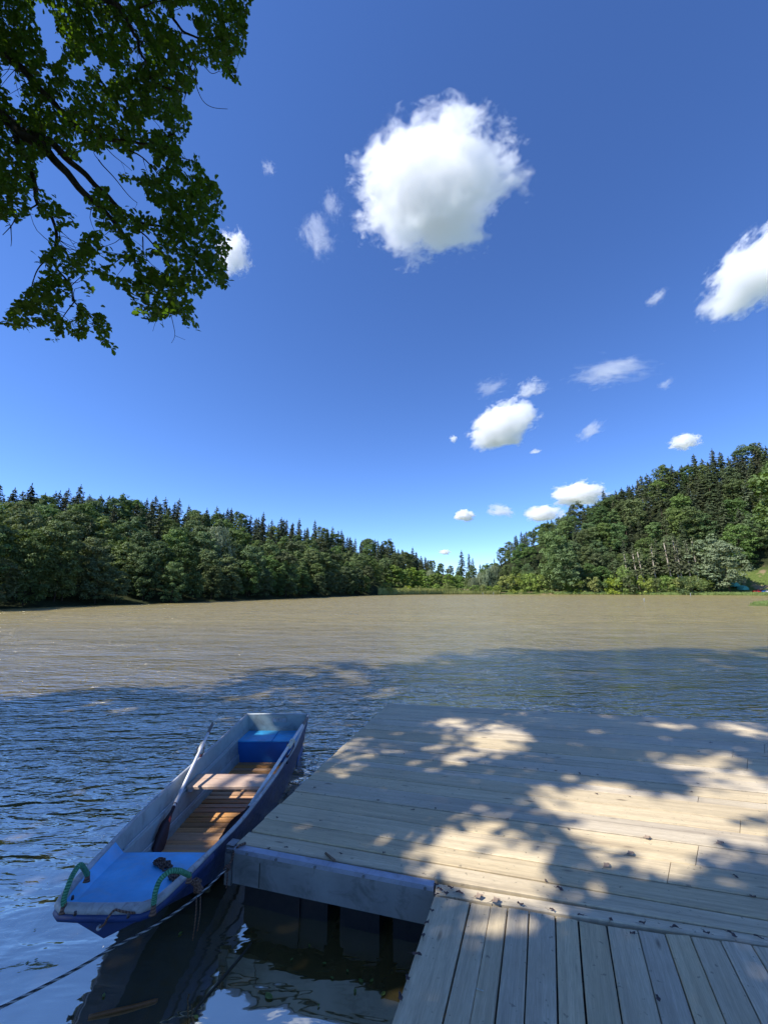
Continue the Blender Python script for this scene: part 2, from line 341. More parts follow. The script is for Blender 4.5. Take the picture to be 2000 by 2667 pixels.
gust = m.noise(m.mapping(P, (.05, .16, 1)), 1.0, 3, .55)
sep = m.node('SeparateXYZ'); m.L.new(P, sep.inputs[0])
calm = m.math('MULTIPLY', m.rangef(sep.outputs[1], 2.2, 6.0, .30, 1.0), m.math('MAXIMUM', m.rangef(sep.outputs[0], -2.3, -1.2, 1, .22), m.rangef(sep.outputs[1], 3.2, 5.5, 0, 1)))          # sheltered beside the pier
h = m.math('ADD', m.math('MULTIPLY', w1, .60), m.math('MULTIPLY', m.math('MULTIPLY', w2, calm), .26)); h = m.math('ADD', h, m.math('MULTIPLY', w3, 1.0))
h = m.math('MULTIPLY', h, m.math('MULTIPLY', calm, m.rangef(gust, .35, .65, .6, 1.3)))
h = m.math('MULTIPLY', h, m.rangef(sep.outputs[1], 8, 60, 1.0, .95)); m.bump(h, 1.0, .30)
silt = m.noise(m.mapping(P, (.5, .9, 1)), 1.0, 4, .6)
c = m.mix(m.rangef(silt, .3, .7), (.265, .215, .078), (.370, .300, .125))
far = m.rangef(sep.outputs[1], 5, 30)
m.P(Base_Color=c, Roughness=.6, Specular_IOR_Level=0.0)
gl = m.node('BsdfGlossy'); gl.inputs['Color'].default_value = (1, .94, .80, 1); m.set(gl, 'Roughness', m.rangef(far, 0, 1, .035, .09)); m.L.new(m.b.inputs['Normal'].links[0].from_socket, gl.inputs['Normal'])
fr = m.node('Fresnel'); fr.inputs['IOR'].default_value = 1.40; m.L.new(m.b.inputs['Normal'].links[0].from_socket, fr.inputs['Normal'])
fc = m.math('MINIMUM', m.math('MULTIPLY_ADD', fr.outputs[0], 1.75, -.012), m.rangef(far, 0, 1, .75, .42))
mx = m.node('MixShader'); m.L.new(fc, mx.inputs[0]); m.L.new(m.b.outputs[0], mx.inputs[1]); m.L.new(gl.outputs[0], mx.inputs[2]); m.L.new(mx.outputs[0], m.out.inputs['Surface'])
water = link('water', me, m.m); tag(water, kind='structure')

# =================================================================== THE FLOATING PIER
DZ = .42
def xy(p): return Vector((p.x, p.y))
LF, LB = xy(at(618, 2198, DZ)), xy(at(1013, 1832, DZ))
gaps = [0, .16, .337, .576, .80, 1.037, 1.23, 1.44, 1.563, 1.75, 1.942, 2.09, 2.23, 2.52, 2.72, 2.97, 3.23, 3.52, (LB-LF).length]
ry = [2438, 2396, 2342, 2282, 2225, 2178.5, 2143.6, 2110, 2092.6, 2067, 2040, 2025, 2011, 1979.6, 1961, 1937, 1920, 1903, 1883]
gw = {2: (.006, .022), 9: (.016, .026), 5: (.008, .008), 3: (.008, .011), 14: (.012, .016), 7: (.007, .007)}   # open joints, width at left and right
dirl = (LB-LF).normalized()
platform = empty('floating_platform', (2.2, 4.6, 0)); PORG = (2.2, 4.6, 0)
tag(platform, 'wide weathered plank platform floating in the lake, its boards running left to right', 'pier platform')
lines = []
for s_, y_ in zip(gaps, ry):
    a = LF+dirl*s_; b = xy(at(2000, y_, DZ)); d = (b-a); lines.append((a-d.normalized()*0, a+d*1.5))
mb = MB(); prnd = random.Random(3)
for i in range(len(lines)-1):
    (a, b), (d, c) = lines[i], lines[i+1]; g0 = gw.get(i, (.012, .012)); g1 = gw.get(i+1, (.012, .012))
    wv = (d-a).normalized(); wr_ = (c-b).normalized(); dl = (b-a).normalized(); j = prnd.uniform(-.010, .006)
    A = a+wv*g0[0]/2+dl*j; D_ = d-wv*g1[0]/2+dl*j
    # split long rows into two boards with a butt joint out of the way
    t = prnd.uniform(.55, .95); B = b+wr_*g0[1]/2; C_ = c-wr_*g1[1]/2
    M1, M2 = A.lerp(B, t), D_.lerp(C_, t); e = dl*.002
    mb.plank(A, M1-e, M2-e, D_, DZ+prnd.uniform(-.0015, .0015), .028, 26, rr=prnd); mb.plank(M1+e, B, C_, M2+e, DZ+prnd.uniform(-.0015, .0015), .028, 8, rr=prnd)
mb.build('decking', M['deck'], platform, PORG)
# beams below the boards, seen as darkness through the joints
mb = MB(); a0, b0 = lines[0]; a1, b1 = lines[-1]
for t in (.02, .2, .4, .6, .8, .98):
    p = a0.lerp(b0, t)+(a1-a0).normalized()*.06; q = a1.lerp(b1, t)-(a1-a0).normalized()*.06; u = (q-p).normalized(); n_ = Vector((u.y, -u.x))*.035
    if t < .1: n0 = Vector((u.y, -u.x)); p += n0*.02; q += n0*.02
    mb.hexa([(*(p+n_*-1), .20), (*(p+n_), .20), (*(q+n_), .20), (*(q-n_), .20)], [(*(p-n_), DZ-.03), (*(p+n_), DZ-.03), (*(q+n_), DZ-.03), (*(q-n_), DZ-.03)])
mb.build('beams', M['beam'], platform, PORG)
# the facing panel and its steel edge on the short front side
FI = xy(at(1132, 2294, DZ)); fd = (FI-LF).normalized(); fn = Vector((fd.y, -fd.x))      # outward, towards the camera
def fbox(m_, t0, t1, n0, n1, z0, z1):
    q = [LF+fd*t0+fn*n0, LF+fd*t1+fn*n0, LF+fd*t1+fn*n1, LF+fd*t0+fn*n1][::-1]
    m_.hexa([(*p, z0) for p in q], [(*p, z1) for p in q])
FL = (FI-LF).length
mb = MB(); fbox(mb, .0, FL+.03, .012, .036, .205, DZ-.055); mb.build('facing_panel', M['panel'], platform, PORG)
mb = MB(); fbox(mb, .015, FL+.0, .006, .058, DZ-.022, DZ+.004); mb.build('edge_rail', M['edge'], platform, PORG)
mb = MB(); fbox(mb, .015, FL, .038, .050, DZ-.058, DZ-.024); mb.build('rail_lip', M['panel'], platform, PORG)
mb = MB(); fbox(mb, .205, .213, .0365, .0385, .21, DZ-.06); mb.build('panel_seam', M['beam'], platform, PORG)
mb = MB(); fbox(mb, -.055, -.002, -.02, .045, .19, DZ-.012); fbox(mb, -.075, -.012, -.055, .02, .30, DZ-.004); fbox(mb, -.05, -.005, .046, .060, .30, DZ-.03)
mb.build('corner_bracket', M['steel'], platform, PORG)
for t in (.12, .34, .62, .95, FL-.05):
    p = LF+fd*t+fn*.058; b = MB(); b.tube([(*p, DZ-.012), (*(p+fn*.008), DZ-.012)], .009, 8); b.build('bolt', M['steel'], platform, PORG)
for k in range(8):
    t = .02+k*.36; b = MB()
    for (r0, z0, z1) in ((.0, -.14, .13), (.02, .13, .17)):
        t0, t1 = t+r0, t+.27-r0; q = [LF+fd*t0-fn*.10, LF+fd*t1-fn*.10, LF+fd*t1-fn*.5, LF+fd*t0-fn*.5][::1]
        b.hexa([(*p, z0) for p in q], [(*p, z1) for p in q])
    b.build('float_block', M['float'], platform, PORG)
# skirt board on the left side (faces the boat)
mb = MB(); sd_ = dirl; sn = Vector((-sd_.y, sd_.x)); p, q = LF+sn*-.004+sd_*.03, LB+sn*-.004-sd_*.02
mb.hexa([(*(p-sn*.022), .25), (*(p), .25), (*(q), .25), (*(q-sn*.022), .25)][::-1], [(*(p-sn*.022), DZ-.031), (*(p), DZ-.031), (*(q), DZ-.031), (*(q-sn*.022), DZ-.031)][::-1])
mb.build('side_board', M['beam'], platform, PORG)
for k in range(9):
    t = .1+k*.42; b = MB(); p, q = LF+sd_*t-sn*.05, LF+sd_*(t+.32)-sn*.05; b.hexa([(*(p-sn*.4), -.14), (*p, -.14), (*q, -.14), (*(q-sn*.4), -.14)][::-1], [(*(p-sn*.4), .17), (*p, .17), (*q, .17), (*(q-sn*.4), .17)][::-1])
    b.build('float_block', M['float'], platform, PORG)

# gangway: boards run away from the camera, ending at the platform
walk = empty('gangway', (1.0, 1.2, 0)); WORG = (1.0, 1.2, 0)
tag(walk, 'narrow plank gangway in the foreground, its boards running away from the viewer to the platform', 'gangway')
top = [1131.6, 1224, 1278, 1321.5, 1377, 1445, 1504.5, 1577.7, 1658, 1730.6, 1795, 1873.7, 1955, 2040, 2125, 2210]
ty = [2330, 2346, 2355.5, 2361, 2370.5, 2382.6, 2393, 2406.7, 2418, 2429, 2434, 2446, 2458, 2470, 2482, 2494]
bot = [1018, 1149.7, 1220.6, 1287, 1363.7, 1452, 1526.5, 1619, 1721.5, 1809, 1889, 1982, 2079.6, 2178, 2278, 2378]
wg = [0, .008, .003, .008, .008, .007, .008, .007, .006, .005, .005, .005, .004, .005, .004, 0]
mb = MB(); prnd = random.Random(9)
tp = [xy(at(a, b+2, DZ)) for a, b in zip(top, ty)]; bp = [xy(at(a, 2667, DZ)) for a in bot]
for i in range(len(tp)):
    d = (bp[i]-tp[i]); bp[i] = tp[i]+d*((tp[i].y+3.2)/max(.1, -d.y))
for i in range(len(tp)-1):
    x0, x1 = wg[i]/2, wg[i+1]/2; e = prnd.uniform(0, .006)
    A = bp[i]+Vector((x0, 0)); D_ = bp[i+1]-Vector((x1, 0)); B = tp[i]+Vector((x0, -e)); C_ = tp[i+1]-Vector((x1, e))
    mb.plank(B, A, D_, C_, DZ+prnd.uniform(-.002, .001), .03, 22, rr=prnd)
mb.build('decking', M['deck'], walk, WORG)
# closing strip between the two sets of boards
mb = MB(); a = xy(at(1135, 2299, DZ)); b = xy(at(2300, 2487, DZ)); c_ = xy(at(2300, 2507, DZ)); d = xy(at(1133, 2326, DZ))
mb.plank(d, c_, b, a, DZ-.0025, .028, 20); mb.build('end_board', M['deck'], walk, WORG)
mb = MB(); p, q = tp[0], bp[0]; u = (q-p).normalized(); n_ = Vector((-u.y, u.x)) if -u.y > 0 else Vector((u.y, -u.x))
mb.hexa([(*(p+n_*.012), .24), (*(p+n_*.05), .24), (*(q+n_*.05), .24), (*(q+n_*.012), .24)], [(*(p+n_*.012), DZ-.032), (*(p+n_*.05), DZ-.032), (*(q+n_*.05), DZ-.032), (*(q+n_*.012), DZ-.032)])
for yy in (2.1, 1.3, .5, -.4): mb.box((1.5, yy, .35), (2.4, .05, .07), R(-12))
mb.build('stringer', M['beam'], walk, WORG)
for k in range(5):
    b = MB(); y0 = 2.35-k*.75; xx = .32-k*.09
    b.box((xx+.42, y0, .06), (.5, .5, .34)); b.build('float_block', M['float'], walk, WORG)

# =================================================================== THE BOAT
BO = (-1.5, 4.3, 0)
boat = empty('rowing_boat', BO)
tag(boat, 'blue flat-bottomed rowing boat with grey inside, wooden slats and a bright blue foredeck', 'rowing boat')
SY = [2.60, 2.72, 3.0, 3.5, 4.2, 5.0, 6.03]
def sp(vals): return lambda y: float(np.interp(y, SY, vals))
bc = sp([-1.527, -1.525, -1.525, -1.520, -1.512, -1.478, -1.47]); bw = sp([.255, .300, .345, .418, .458, .466, .425]); bz = sp([.475, .468, .452, .42, .405, .42, .475])
cw = sp([.17, .20, .25, .32, .375, .385, .35]); cz = sp([.40, .36, .24, .07, -.04, -.05, .00]); kz = sp([.33, .25, .12, .0, -.055, -.06, -.01])
def smooth(f, y, h=.16): return sum(f(y+d)*k for d, k in ((-h, .25), (0, .5), (h, .25)))
ys = list(np.linspace(2.6, 6.03, 36))
def section(y, inner=False):
    o = .014 if inner else 0; c = smooth(bc, y, .1); w_ = (smooth(bw, y) if 2.8 < y < 5.85 else bw(y))-o; g = smooth(bz, y); k = (smooth(cw, y) if 2.8 < y < 5.85 else cw(y))-o; z1 = smooth(cz, y)+o; z0 = smooth(kz, y)+o
    L = []
    for s_ in (-1, 1):
        side = [(c+s_*w_, y, g), (c+s_*(w_*.66+k*.34)+s_*.006, y, g*.66+z1*.34), (c+s_*(w_*.62+k*.38)-s_*.004, y, g*.62+z1*.38), (c+s_*(w_*.3+k*.7)+s_*.005, y, g*.3+z1*.7), (c+s_*(w_*.26+k*.74)-s_*.005, y, g*.26+z1*.74), (c+s_*k, y, z1)]
        L.append(side)
    return L[0]+[(c, y, z0)]+L[1][::-1]
mb = MB(); mb.sheet([section(y) for y in ys], smooth=False)
s0 = section(2.6); i0 = [mb.add(p) for p in s0]; mb.face(i0[::-1]); s1 = section(6.03); i1 = [mb.add(p) for p in s1]; mb.face(i1)
mb.build('hull', M['hull'], boat, BO)
mb = MB(); ysi = list(np.linspace(3.05, 6.015, 32)); mb.sheet([section(y, True) for y in ysi], smooth=False, flip=True); i1 = [mb.add(p) for p in section(6.015, True)]; mb.face(i1[::-1])
mb.build('inner_lining', M['inside'], boat, BO)
for s_ in (-1, 1):                               # pressed ribs along the inner side
    for f in (.30, .66):
        b = MB(); b.tube([(bc(y)+s_*((smooth(bw, y)-.014)*(1-f)+(smooth(cw, y)-.014)*f-.004), y, smooth(bz, y)*(1-f)+smooth(cz, y)*f) for y in np.linspace(3.3, 5.55, 16)], .006, 6); b.build('side_rib', M['rib'], boat, BO)
# gunwale: tube round the whole rim, thick and flat at the bow
path = []
for y in np.linspace(6.02, 2.86, 26): path.append(((bc(y)-smooth(bw, y) if y < 5.85 else bc(y)-bw(y)), y, smooth(bz, y)))
c0, g0 = -1.527, .475
path += [(c0-.298, 2.74, .468), (c0-.278, 2.65, .472), (c0-.256, 2.588, .476), (c0-.215, 2.555, .479), (c0-.1, 2.545, .481), (c0, 2.543, .482), (c0+.1, 2.545, .481), (c0+.215, 2.555, .479), (c0+.256, 2.588, .476), (c0+.278, 2.65, .472), (c0+.298, 2.74, .468)]
for y in np.linspace(2.86, 6.02, 26): path.append(((bc(y)+smooth(bw, y) if y < 5.85 else bc(y)+bw(y)), y, smooth(bz, y)))
rad_ = [.015+.010*max(0, 1-max(0, p[1]-2.55)/.55) for p in path]
mb = MB(); mb.tube(path, rad_, 10); mb.build('gunwale', M['rim'], boat, BO)
mb = MB(); mb.tube([(bc(6.03)-bw(6.03), 6.03, .478), (bc(6.03), 6.035, .482), (bc(6.03)+bw(6.03), 6.03, .478)], .011, 8); mb.build('transom_rim', M['rib'], boat, BO)
# rubbing strake under the bow rim
mb = MB(); mb.tube([(x, y-.004, z-.035) for x, y, z in path[24:40]], .024, 8); mb.build('bow_fender', M['hull'], boat, BO)
# foredeck, sunk below the rim, with painted side walls
mb = MB(); rows = []
for y in np.linspace(2.575, 3.225, 8):
    zt = .442-(y-2.62)*.125; c = bc(y); wi = min(smooth(bw, y)-.016, .26+(y-2.62)*.27); wf_ = wi-.045-.03*(y-2.62)
    rows.append([(c-wi, y, smooth(bz, y)-.006), (c-wf_, y, zt), (c-wf_*.33, y, zt+.002), (c+wf_*.33, y, zt+.002), (c+wf_, y, zt), (c+wi, y, smooth(bz, y)-.006)])
mb.sheet(rows, smooth=False); last = rows[-1]
idx = [mb.add((x, y+.001, z)) for x, y, z in last[1:5]]+[mb.add((x, y+.001, z-.07)) for x, y, z in last[1:5][::-1]]; mb.face(idx)
mb.sheet([[(c0-.21, 2.555, .470), (c0, 2.550, .474), (c0+.21, 2.555, .470)], [(c0-.215, 2.60, .446), (c0, 2.60, .447), (c0+.215, 2.60, .446)]], smooth=False)
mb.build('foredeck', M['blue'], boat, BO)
# floor slats
mb = MB(); y = 3.52; bp_r = random.Random(4)
while y < 5.58:
    wd = .068; c = bc(y); h_ = min(.365, cw(y)-.004)
    if cz(y) < .0 or True:
        zf = max(.035, smooth(cz, y)+.052)
        e = bp_r.uniform(-.006, .006)
        mb.plank((c-h_+e, y), (c+h_+e, y), (c+h_+e, y+wd), (c-h_+e, y+wd), zf, .015, 4, bev=.003, rr=bp_r)
    y += .084
mb.build('floor_slats', M['boatwood'], boat, BO)
mb = MB()
for dx in (-.2, .2): mb.box((-1.5+dx, 4.5, .010), (.04, 2.1, .018))
mb.build('slat_bearers', M['beam'], boat, BO)
# bench board across the middle, on two brackets
yb = 4.35; mb = MB(); mb.plank((bc(yb)-.405, yb), (bc(yb)+.405, yb), (bc(yb)+.41, yb+.275), (bc(yb)-.41, yb+.275), .300, .026, 10, bev=.006); mb.build('bench', M['thwart'], boat, BO)
for s_ in (-1, 1):
    b = MB(); b.box((bc(4.5)+s_*.385, 4.485, .258), (.045, .24, .028)); b.build('bench_bracket', M['rib'], boat, BO)
# stern box seat
mb = MB(); ya, yc = 5.62, 6.01; za = .265
wa_, wc_ = .405, .372
mb.hexa([(bc(ya)-wa_+.03, ya, .0), (bc(ya)+wa_-.03, ya, .0), (bc(yc)+wc_-.01, yc, .0), (bc(yc)-wc_+.01, yc, .0)], [(bc(ya)-wa_, ya, za-.004), (bc(ya)+wa_, ya, za-.004), (bc(yc)+wc_, yc, za-.004), (bc(yc)-wc_, yc, za-.004)])
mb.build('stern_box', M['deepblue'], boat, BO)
mb = MB()
for x0, x1 in ((-wa_-.004, .036), (.048, wa_+.004)):
    mb.hexa([(bc(ya)+x0, ya-.006, za), (bc(ya)+x1, ya-.006, za), (bc(ya)+x1*.93, yc-.004, za), (bc(ya)+x0*.93, yc-.004, za)], [(bc(ya)+x0, ya-.006, za+.012), (bc(ya)+x1, ya-.006, za+.012), (bc(ya)+x1*.93, yc-.004, za+.012), (bc(ya)+x0*.93, yc-.004, za+.012)])
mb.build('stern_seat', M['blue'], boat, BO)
mb = MB(); mb.box((bc(6)+.03, 6.004, .415), (.20, .008, .062)); pl = mb.build('registration_plate', M['plate'], boat, BO)
for dx in (-.065, 0, .065):
    b = MB(); b.box((bc(6)+.03+dx, 5.998, .415), (.055, .004, .042)); b.build('plate_field', M['rim'], pl, BO)
# handles of green wound cord at the bow corners
def smoothpath(pts, n=6):
    pts = [Vector(p) for p in pts]; out = []
    for i in range(len(pts)-1):
        p0, p1, p2, p3 = pts[max(i-1, 0)], pts[i], pts[i+1], pts[min(i+2, len(pts)-1)]
        for k in range(n):
            t = k/n; out.append(.5*((2*p1)+(p2-p0)*t+(2*p0-5*p1+4*p2-p3)*t*t+(3*p1-p0-3*p2+p3)*t**3))
    return out+[pts[-1]]
def px_at(cx, cy, z): return at(100+cx/2.212, 1800+cy/2.212, z)       # survey of the boat details
hl = [px_at(*q) for q in ((150, 1235, .50), (150, 1195, .53), (178, 1110, .585), (205, 1050, .61), (240, 1003, .62), (262, 1018, .58), (285, 1058, .51))]
hr = [px_at(*q) for q in ((665, 1245, .50), (668, 1210, .52), (678, 1150, .57), (705, 1085, .61), (760, 1038, .635), (810, 1035, .62), (845, 1048, .58), (872, 1062, .53))]
for pts in (hl, hr):
    b = MB(); b.tube(smoothpath(pts), .0135, 10); h_ = b.build('cord_handle', M['greenrope'], boat, BO)
for q in (hl[0], hr[0], hr[-1], hl[-1]):
    b = MB(); b.tube([q+Vector((0, 0, .012)), q+Vector((0, 0, -.02)), q+Vector((0, -.004, -.035))], [.012, .015, .02], 8); b.build('cord_end', M['brownrope'], boat, BO)
# bow bolts
for q in ((215, 1276, .505), (520, 1290, .505), (200, 1185, .49), (130, 1200, .48)):
    p = px_at(*q); b = MB(); b.tube([p+Vector((0, 0, -.012)), p+Vector((0, 0, .006))], [.008, .006], 8); b.build('bolt', M['rowlock'], boat, BO)

# tangled brown rope lying on the foredeck and over the right rim
def tangle(n, region, r, seed, rad=.006):
    q = random.Random(seed); pts = []; a = 0; tilt = 0
    for i in range(n):
        t = i/n; c = region(t); a += q.uniform(.7, 1.5); tilt += q.uniform(-.5, .5); rr_ = r*q.uniform(.5, 1.15)
        pts.append(c+Vector((math.cos(a)*rr_+q.gauss(0, r*.2), math.sin(a)*rr_*math.cos(tilt), abs(math.sin(a)*math.sin(tilt))*rr_+q.random()*r*.6)))
    b = MB(); b.tube(smoothpath(pts, 4), rad, 6); return b
zd = .40
ka, kb, kc, kd = px_at(690, 990, .385), px_at(770, 1080, .40), px_at(830, 1110, .42), px_at(905, 1100, .47)
b = tangle(90, lambda t: ka.lerp(px_at(740, 1035, .39), t), .030, 1, .005); b2 = tangle(120, lambda t: kb.lerp(kc, abs(2*t-1)), .028, 2, .005)
off = len(b.v); b.v += b2.v; b.f += [[i+off for i in f] for f in b2.f]; b.uv += b2.uv; b.sm += b2.sm; b.mi += b2.mi
o = b.build('rope_tangle', M['brownrope'], None, tuple(kb)); tag(o, 'knotted brown rope heaped on the blue foredeck', 'rope')
b = tangle(110, lambda t: Vector(kd).lerp(px_at(925, 1165, .37), abs(2*t-1)), .020, 3, .0055); o = b.build('rope_bundle', M['brownrope'], None, tuple(kd)); tag(o, 'brown rope knotted over the right side rim of the boat near the bow', 'rope')
b = MB(); c1_ = smoothpath([px_at(*q) for q in ((770, 1145, .42), (700, 1190, .42), (640, 1225, .43), (590, 1262, .45), (550, 1278, .475), (480, 1268, .505), (440, 1262, .515), (400, 1310, .50), (380, 1345, .44), (352, 1362, .40))])
b.tube(c1_, .0055, 7); o = b.build('bow_line', M['brownrope'], None, tuple(c1_[0])); tag(o, 'thin dark line running from the rope heap over the front rim of the boat', 'rope')
b = MB(); b.tube([px_at(352, 1362, .405), px_at(349, 1366, .385)], .012, 8); o = b.build('rope_clip', M['rim'], None, tuple(px_at(352, 1362, .4))); tag(o, 'small pale clip hanging at the end of the bow line', 'clip')
for k, (cx, cy, l) in enumerate(((912, 1185, .22), (935, 1180, .18))):
    p = px_at(cx, cy, .36); b = MB(); b.tube(smoothpath([p, p+Vector((.006, -.004, -l*.5)), p+Vector((-.004, 0, -l))]), .004, 6); o = b.build('rope_end', M['brownrope'], None, tuple(p)); tag(o, 'frayed rope end hanging outside the boat near the water, below the rope knot', 'rope', 'frayed rope ends below the knot')

# the two oars
def oar(name, tip, lock, shaft_end, blade_end, label, bladew, side):
    tip, lock, se, be = map(Vector, (tip, lock, shaft_end, blade_end)); d = (se-tip).normalized()
    root = empty(name, tuple(lock)); tag(root, label, 'oar', 'the oars of the blue boat')
    g = tip+d*.16; b = MB(); b.tube([tip, tip+d*.02, g-d*.02, g], [.013, .0175, .0175, .016], 10); b.build('grip', M['grip'], root, lock)
    b = MB(); b.tube([g, se], [.0145, .0155], 10); b.build('shaft', M['oar'], root, lock)
    b = MB(); b.tube([lock-d*.05, lock-d*.045, lock+d*.045, lock+d*.05], [.0215, .024, .024, .0215], 12); b.tube([lock-d*.055, lock-d*.035], .031, 12); b.build('collar', M['collar'], root, lock)
    b = MB(); bd = (be-se).normalized(); L = (be-se).length; w_ = Vector((bd.y, -bd.x, 0)).normalized(); w_ = (w_*math.cos(side)+Vector((0, 0, 1))*math.sin(side)); nn = bd.cross(w_).normalized()
    rows = []
    for i in range(11):
        t = i/10; hw = bladew*(.12+.88*min(1, (t/.55))**1.3)*(1 if t < .9 else .82); p = se+bd*L*t; th = .010*(1-t*.6)
        rows.append([p-w_*hw, p-w_*hw*.2+nn*th, p+w_*hw*.2+nn*th, p+w_*hw, p+w_*hw*.2-nn*th, p-w_*hw*.2-nn*th, p-w_*hw])
    b.sheet(rows); b.face([b.add(p) for p in rows[-1][:-1]]); b.tube([se-d*.03, se+bd*.06], [.018, .012], 8); bl = b.build('blade', M['blade'], root, lock)
    b = MB(); p = se+bd*.09+nn*.013; q = p+bd*.035; n2 = w_*.012; b.face([b.add(x) for x in (p-n2, p+n2, q+n2, q-n2)]); b.face([b.add(x-nn*.026) for x in (q-n2, q+n2, p+n2, p-n2)])
    b.build('mark', M['sticker'], bl, lock); return root
def CA(q, z): return px_at(q[0], q[1], z)
o1 = oar('oar', CA((1004, 188), .66), CA((940, 325), .505), CA((782, 665), .30), CA((672, 945), .10), 'white oar on the left side of the boat, its grip sticking out over the water', .07, R(62))
o2 = oar('oar', CA((1551, 152), .66), CA((1455, 305), .545), CA((1216, 665), .34), CA((1045, 900), .13), 'white oar lying along the right rim of the boat, its dark blade on the slats', .07, R(70))
# rowlocks, parts of the boat
for p, s_ in ((CA((940, 325), .505), -1), (CA((1455, 305), .545), 1)):
    gx = bc(p.y)+s_*smooth(bw, p.y); b = MB(); base = Vector((gx, p.y-.03, smooth(bz, p.y)))
    b.tube([base+Vector((0, 0, -.05)), base+Vector((0, 0, .015))], .009, 8)
    b.tube(smoothpath([p+Vector((.034, -.01, .012)), p+Vector((.036, -.015, -.02)), base+Vector((.012, 0, .022)), base+Vector((-.012, 0, .022)), p+Vector((-.036, -.015, -.02)), p+Vector((-.034, -.01, .012))]), .0055, 7)
    b.build('rowlock', M['rowlock'], boat, BO)
    b = MB(); b.tube([base+Vector((0, 0, .012)), base+Vector((0, 0, .030))], .014, 8); b.build('rowlock_seat', M['redrust'], boat, BO)

# mooring rope from the pier corner down to the lower left
rp = [at(*q) for q in ((590, 2262, .34), (570, 2283, .33), (520, 2330, .30), (455, 2378, .27), (380, 2424, .25), (300, 2466, .24), (205, 2521, .25), (100, 2576, .28), (0, 2625, .31), (-120, 2680, .36), (-300, 2760, .45))]
b = MB(); b.tube(smoothpath(rp, 8), .0065, 8); o = b.build('mooring_rope', M['checkrope'], None, tuple(rp[0])); tag(o, 'black and white braided mooring rope hanging from the pier corner past the bow', 'rope')
cb = [at(598, 2222, .40), at(612, 2216, .415), at(618, 2208, .427), at(606, 2236, .38), at(592, 2256, .35)]
b = MB(); b.tube(smoothpath([at(640, 2196, .43), at(622, 2204, .432), at(610, 2220, .40), at(604, 2240, .37), at(594, 2258, .345), at(588, 2268, .33)]), .008, 7)
kp = Vector(at(592, 2262, .34)); t2 = [kp+Vector((.018*math.cos(a), .010*math.sin(a*1.7), .014*math.sin(a))) for a in np.linspace(0, 14, 40)]; b.tube(t2, .006, 6)
b.tube(smoothpath([kp, kp+Vector((.008, -.006, -.05)), kp+Vector((.004, -.004, -.11))]), .005, 6)
o = b.build('corner_rope', M['brownrope'], None, tuple(kp)); tag(o, 'knotted grey rope looped round the bracket at the corner of the platform', 'rope')

# leaf litter on the boards (pixel places surveyed on the deck plane)
def crumpled(seed, L, W):
    q = random.Random(seed); b = MB(); n = 7; rows = []
    ph = q.random()*6
    for i in range(n+1):
        t = i/n; hw = W*math.sin(math.pi*min(1, t*.92+.04))**.7*(1+.35*math.sin(t*11+ph)); lift = .012*math.sin(t*3+ph)**2+.002
        rows.append([(t*L-L/2, -hw, lift+.008*q.random()), (t*L-L/2, 0, .003+lift*.4), (t*L-L/2, hw, lift+.009*q.random())])
    b.sheet(rows); b.tube([(-L/2, 0, .003), (-L/2-L*.45, q.uniform(-.01, .01), .002)], .0012, 5); me = b.build('tmp', M['dryleaf'], None); d = me.data; bpy.data.objects.remove(me); return d
lm = [crumpled(i, .05+.012*(i % 3), .013+.004*(i % 2)) for i in range(6)]
lp = [(1136, 2306), (1146, 2318), (1137, 2331), (1162, 2328), (1173, 2313), (1197, 2327), (1355, 2357), (1438, 2371), (1512, 2385), (1590, 2397), (1672, 2405), (1755, 2417), (1840, 2432), (1906, 2436), (1975, 2443), (1125, 2373), (1112, 2404), (1103, 2438),
      (1421, 2296), (1458, 2317), (1320, 2134), (1480, 2160), (1052, 1964), (1220, 1985), (1263, 1990), (1316, 1996), (1367, 2001), (1400, 2004), (1447, 2008), (1509, 2015), (1556, 2019), (1423, 1965), (1075, 2110), (985, 2085), (1134, 2106), (820, 2052), (835, 2138), (722, 2130), (745, 2208), (700, 2211), (888, 2224), (1000, 2222), (1960, 2337), (1915, 2284), (1639, 2075), (1553, 2068), (1816, 2041), (1799, 2063), (1647, 2433), (1713, 2602), (1085, 2488), (1062, 2550), (1043, 2600), (1851, 1935), (1818, 1958)]
for i, (px, py) in enumerate(lp):
    me = lm[i % 6]; o = bpy.data.objects.new('dry_leaf', me); COL.objects.link(o); p = at(px, py, DZ+.003); o.location = p; o.rotation_euler = (rnd.uniform(-.1, .1), rnd.uniform(-.1, .1), rnd.choice([R(-12), R(-20), R(170), R(60), R(-75)])+rnd.uniform(-.4, .4))
    k = .62 if py > 2290 else .42; k *= rnd.uniform(.65, 1.15); o.scale = (k, k, k)
    wh = 'on the joint between gangway and platform' if py > 2300 and i < 15 else ('on the left edge of the gangway' if px < 1130 and py > 2360 else ('in the row beside the wide joint of the platform' if 1960 < py < 2045 and px > 1200 else ('on the near left boards of the platform' if px < 1150 and py > 2040 else ('on the gangway boards' if py > 2400 else 'on the far or right boards of the platform'))))
    tag(o, 'small dark curled dry leaf '+wh, 'dry leaf', 'dark dry leaves '+wh)
lp2 = crumpled(40, .06, .018); lp2.materials.clear(); lp2.materials.append(M['dryleaf2'])
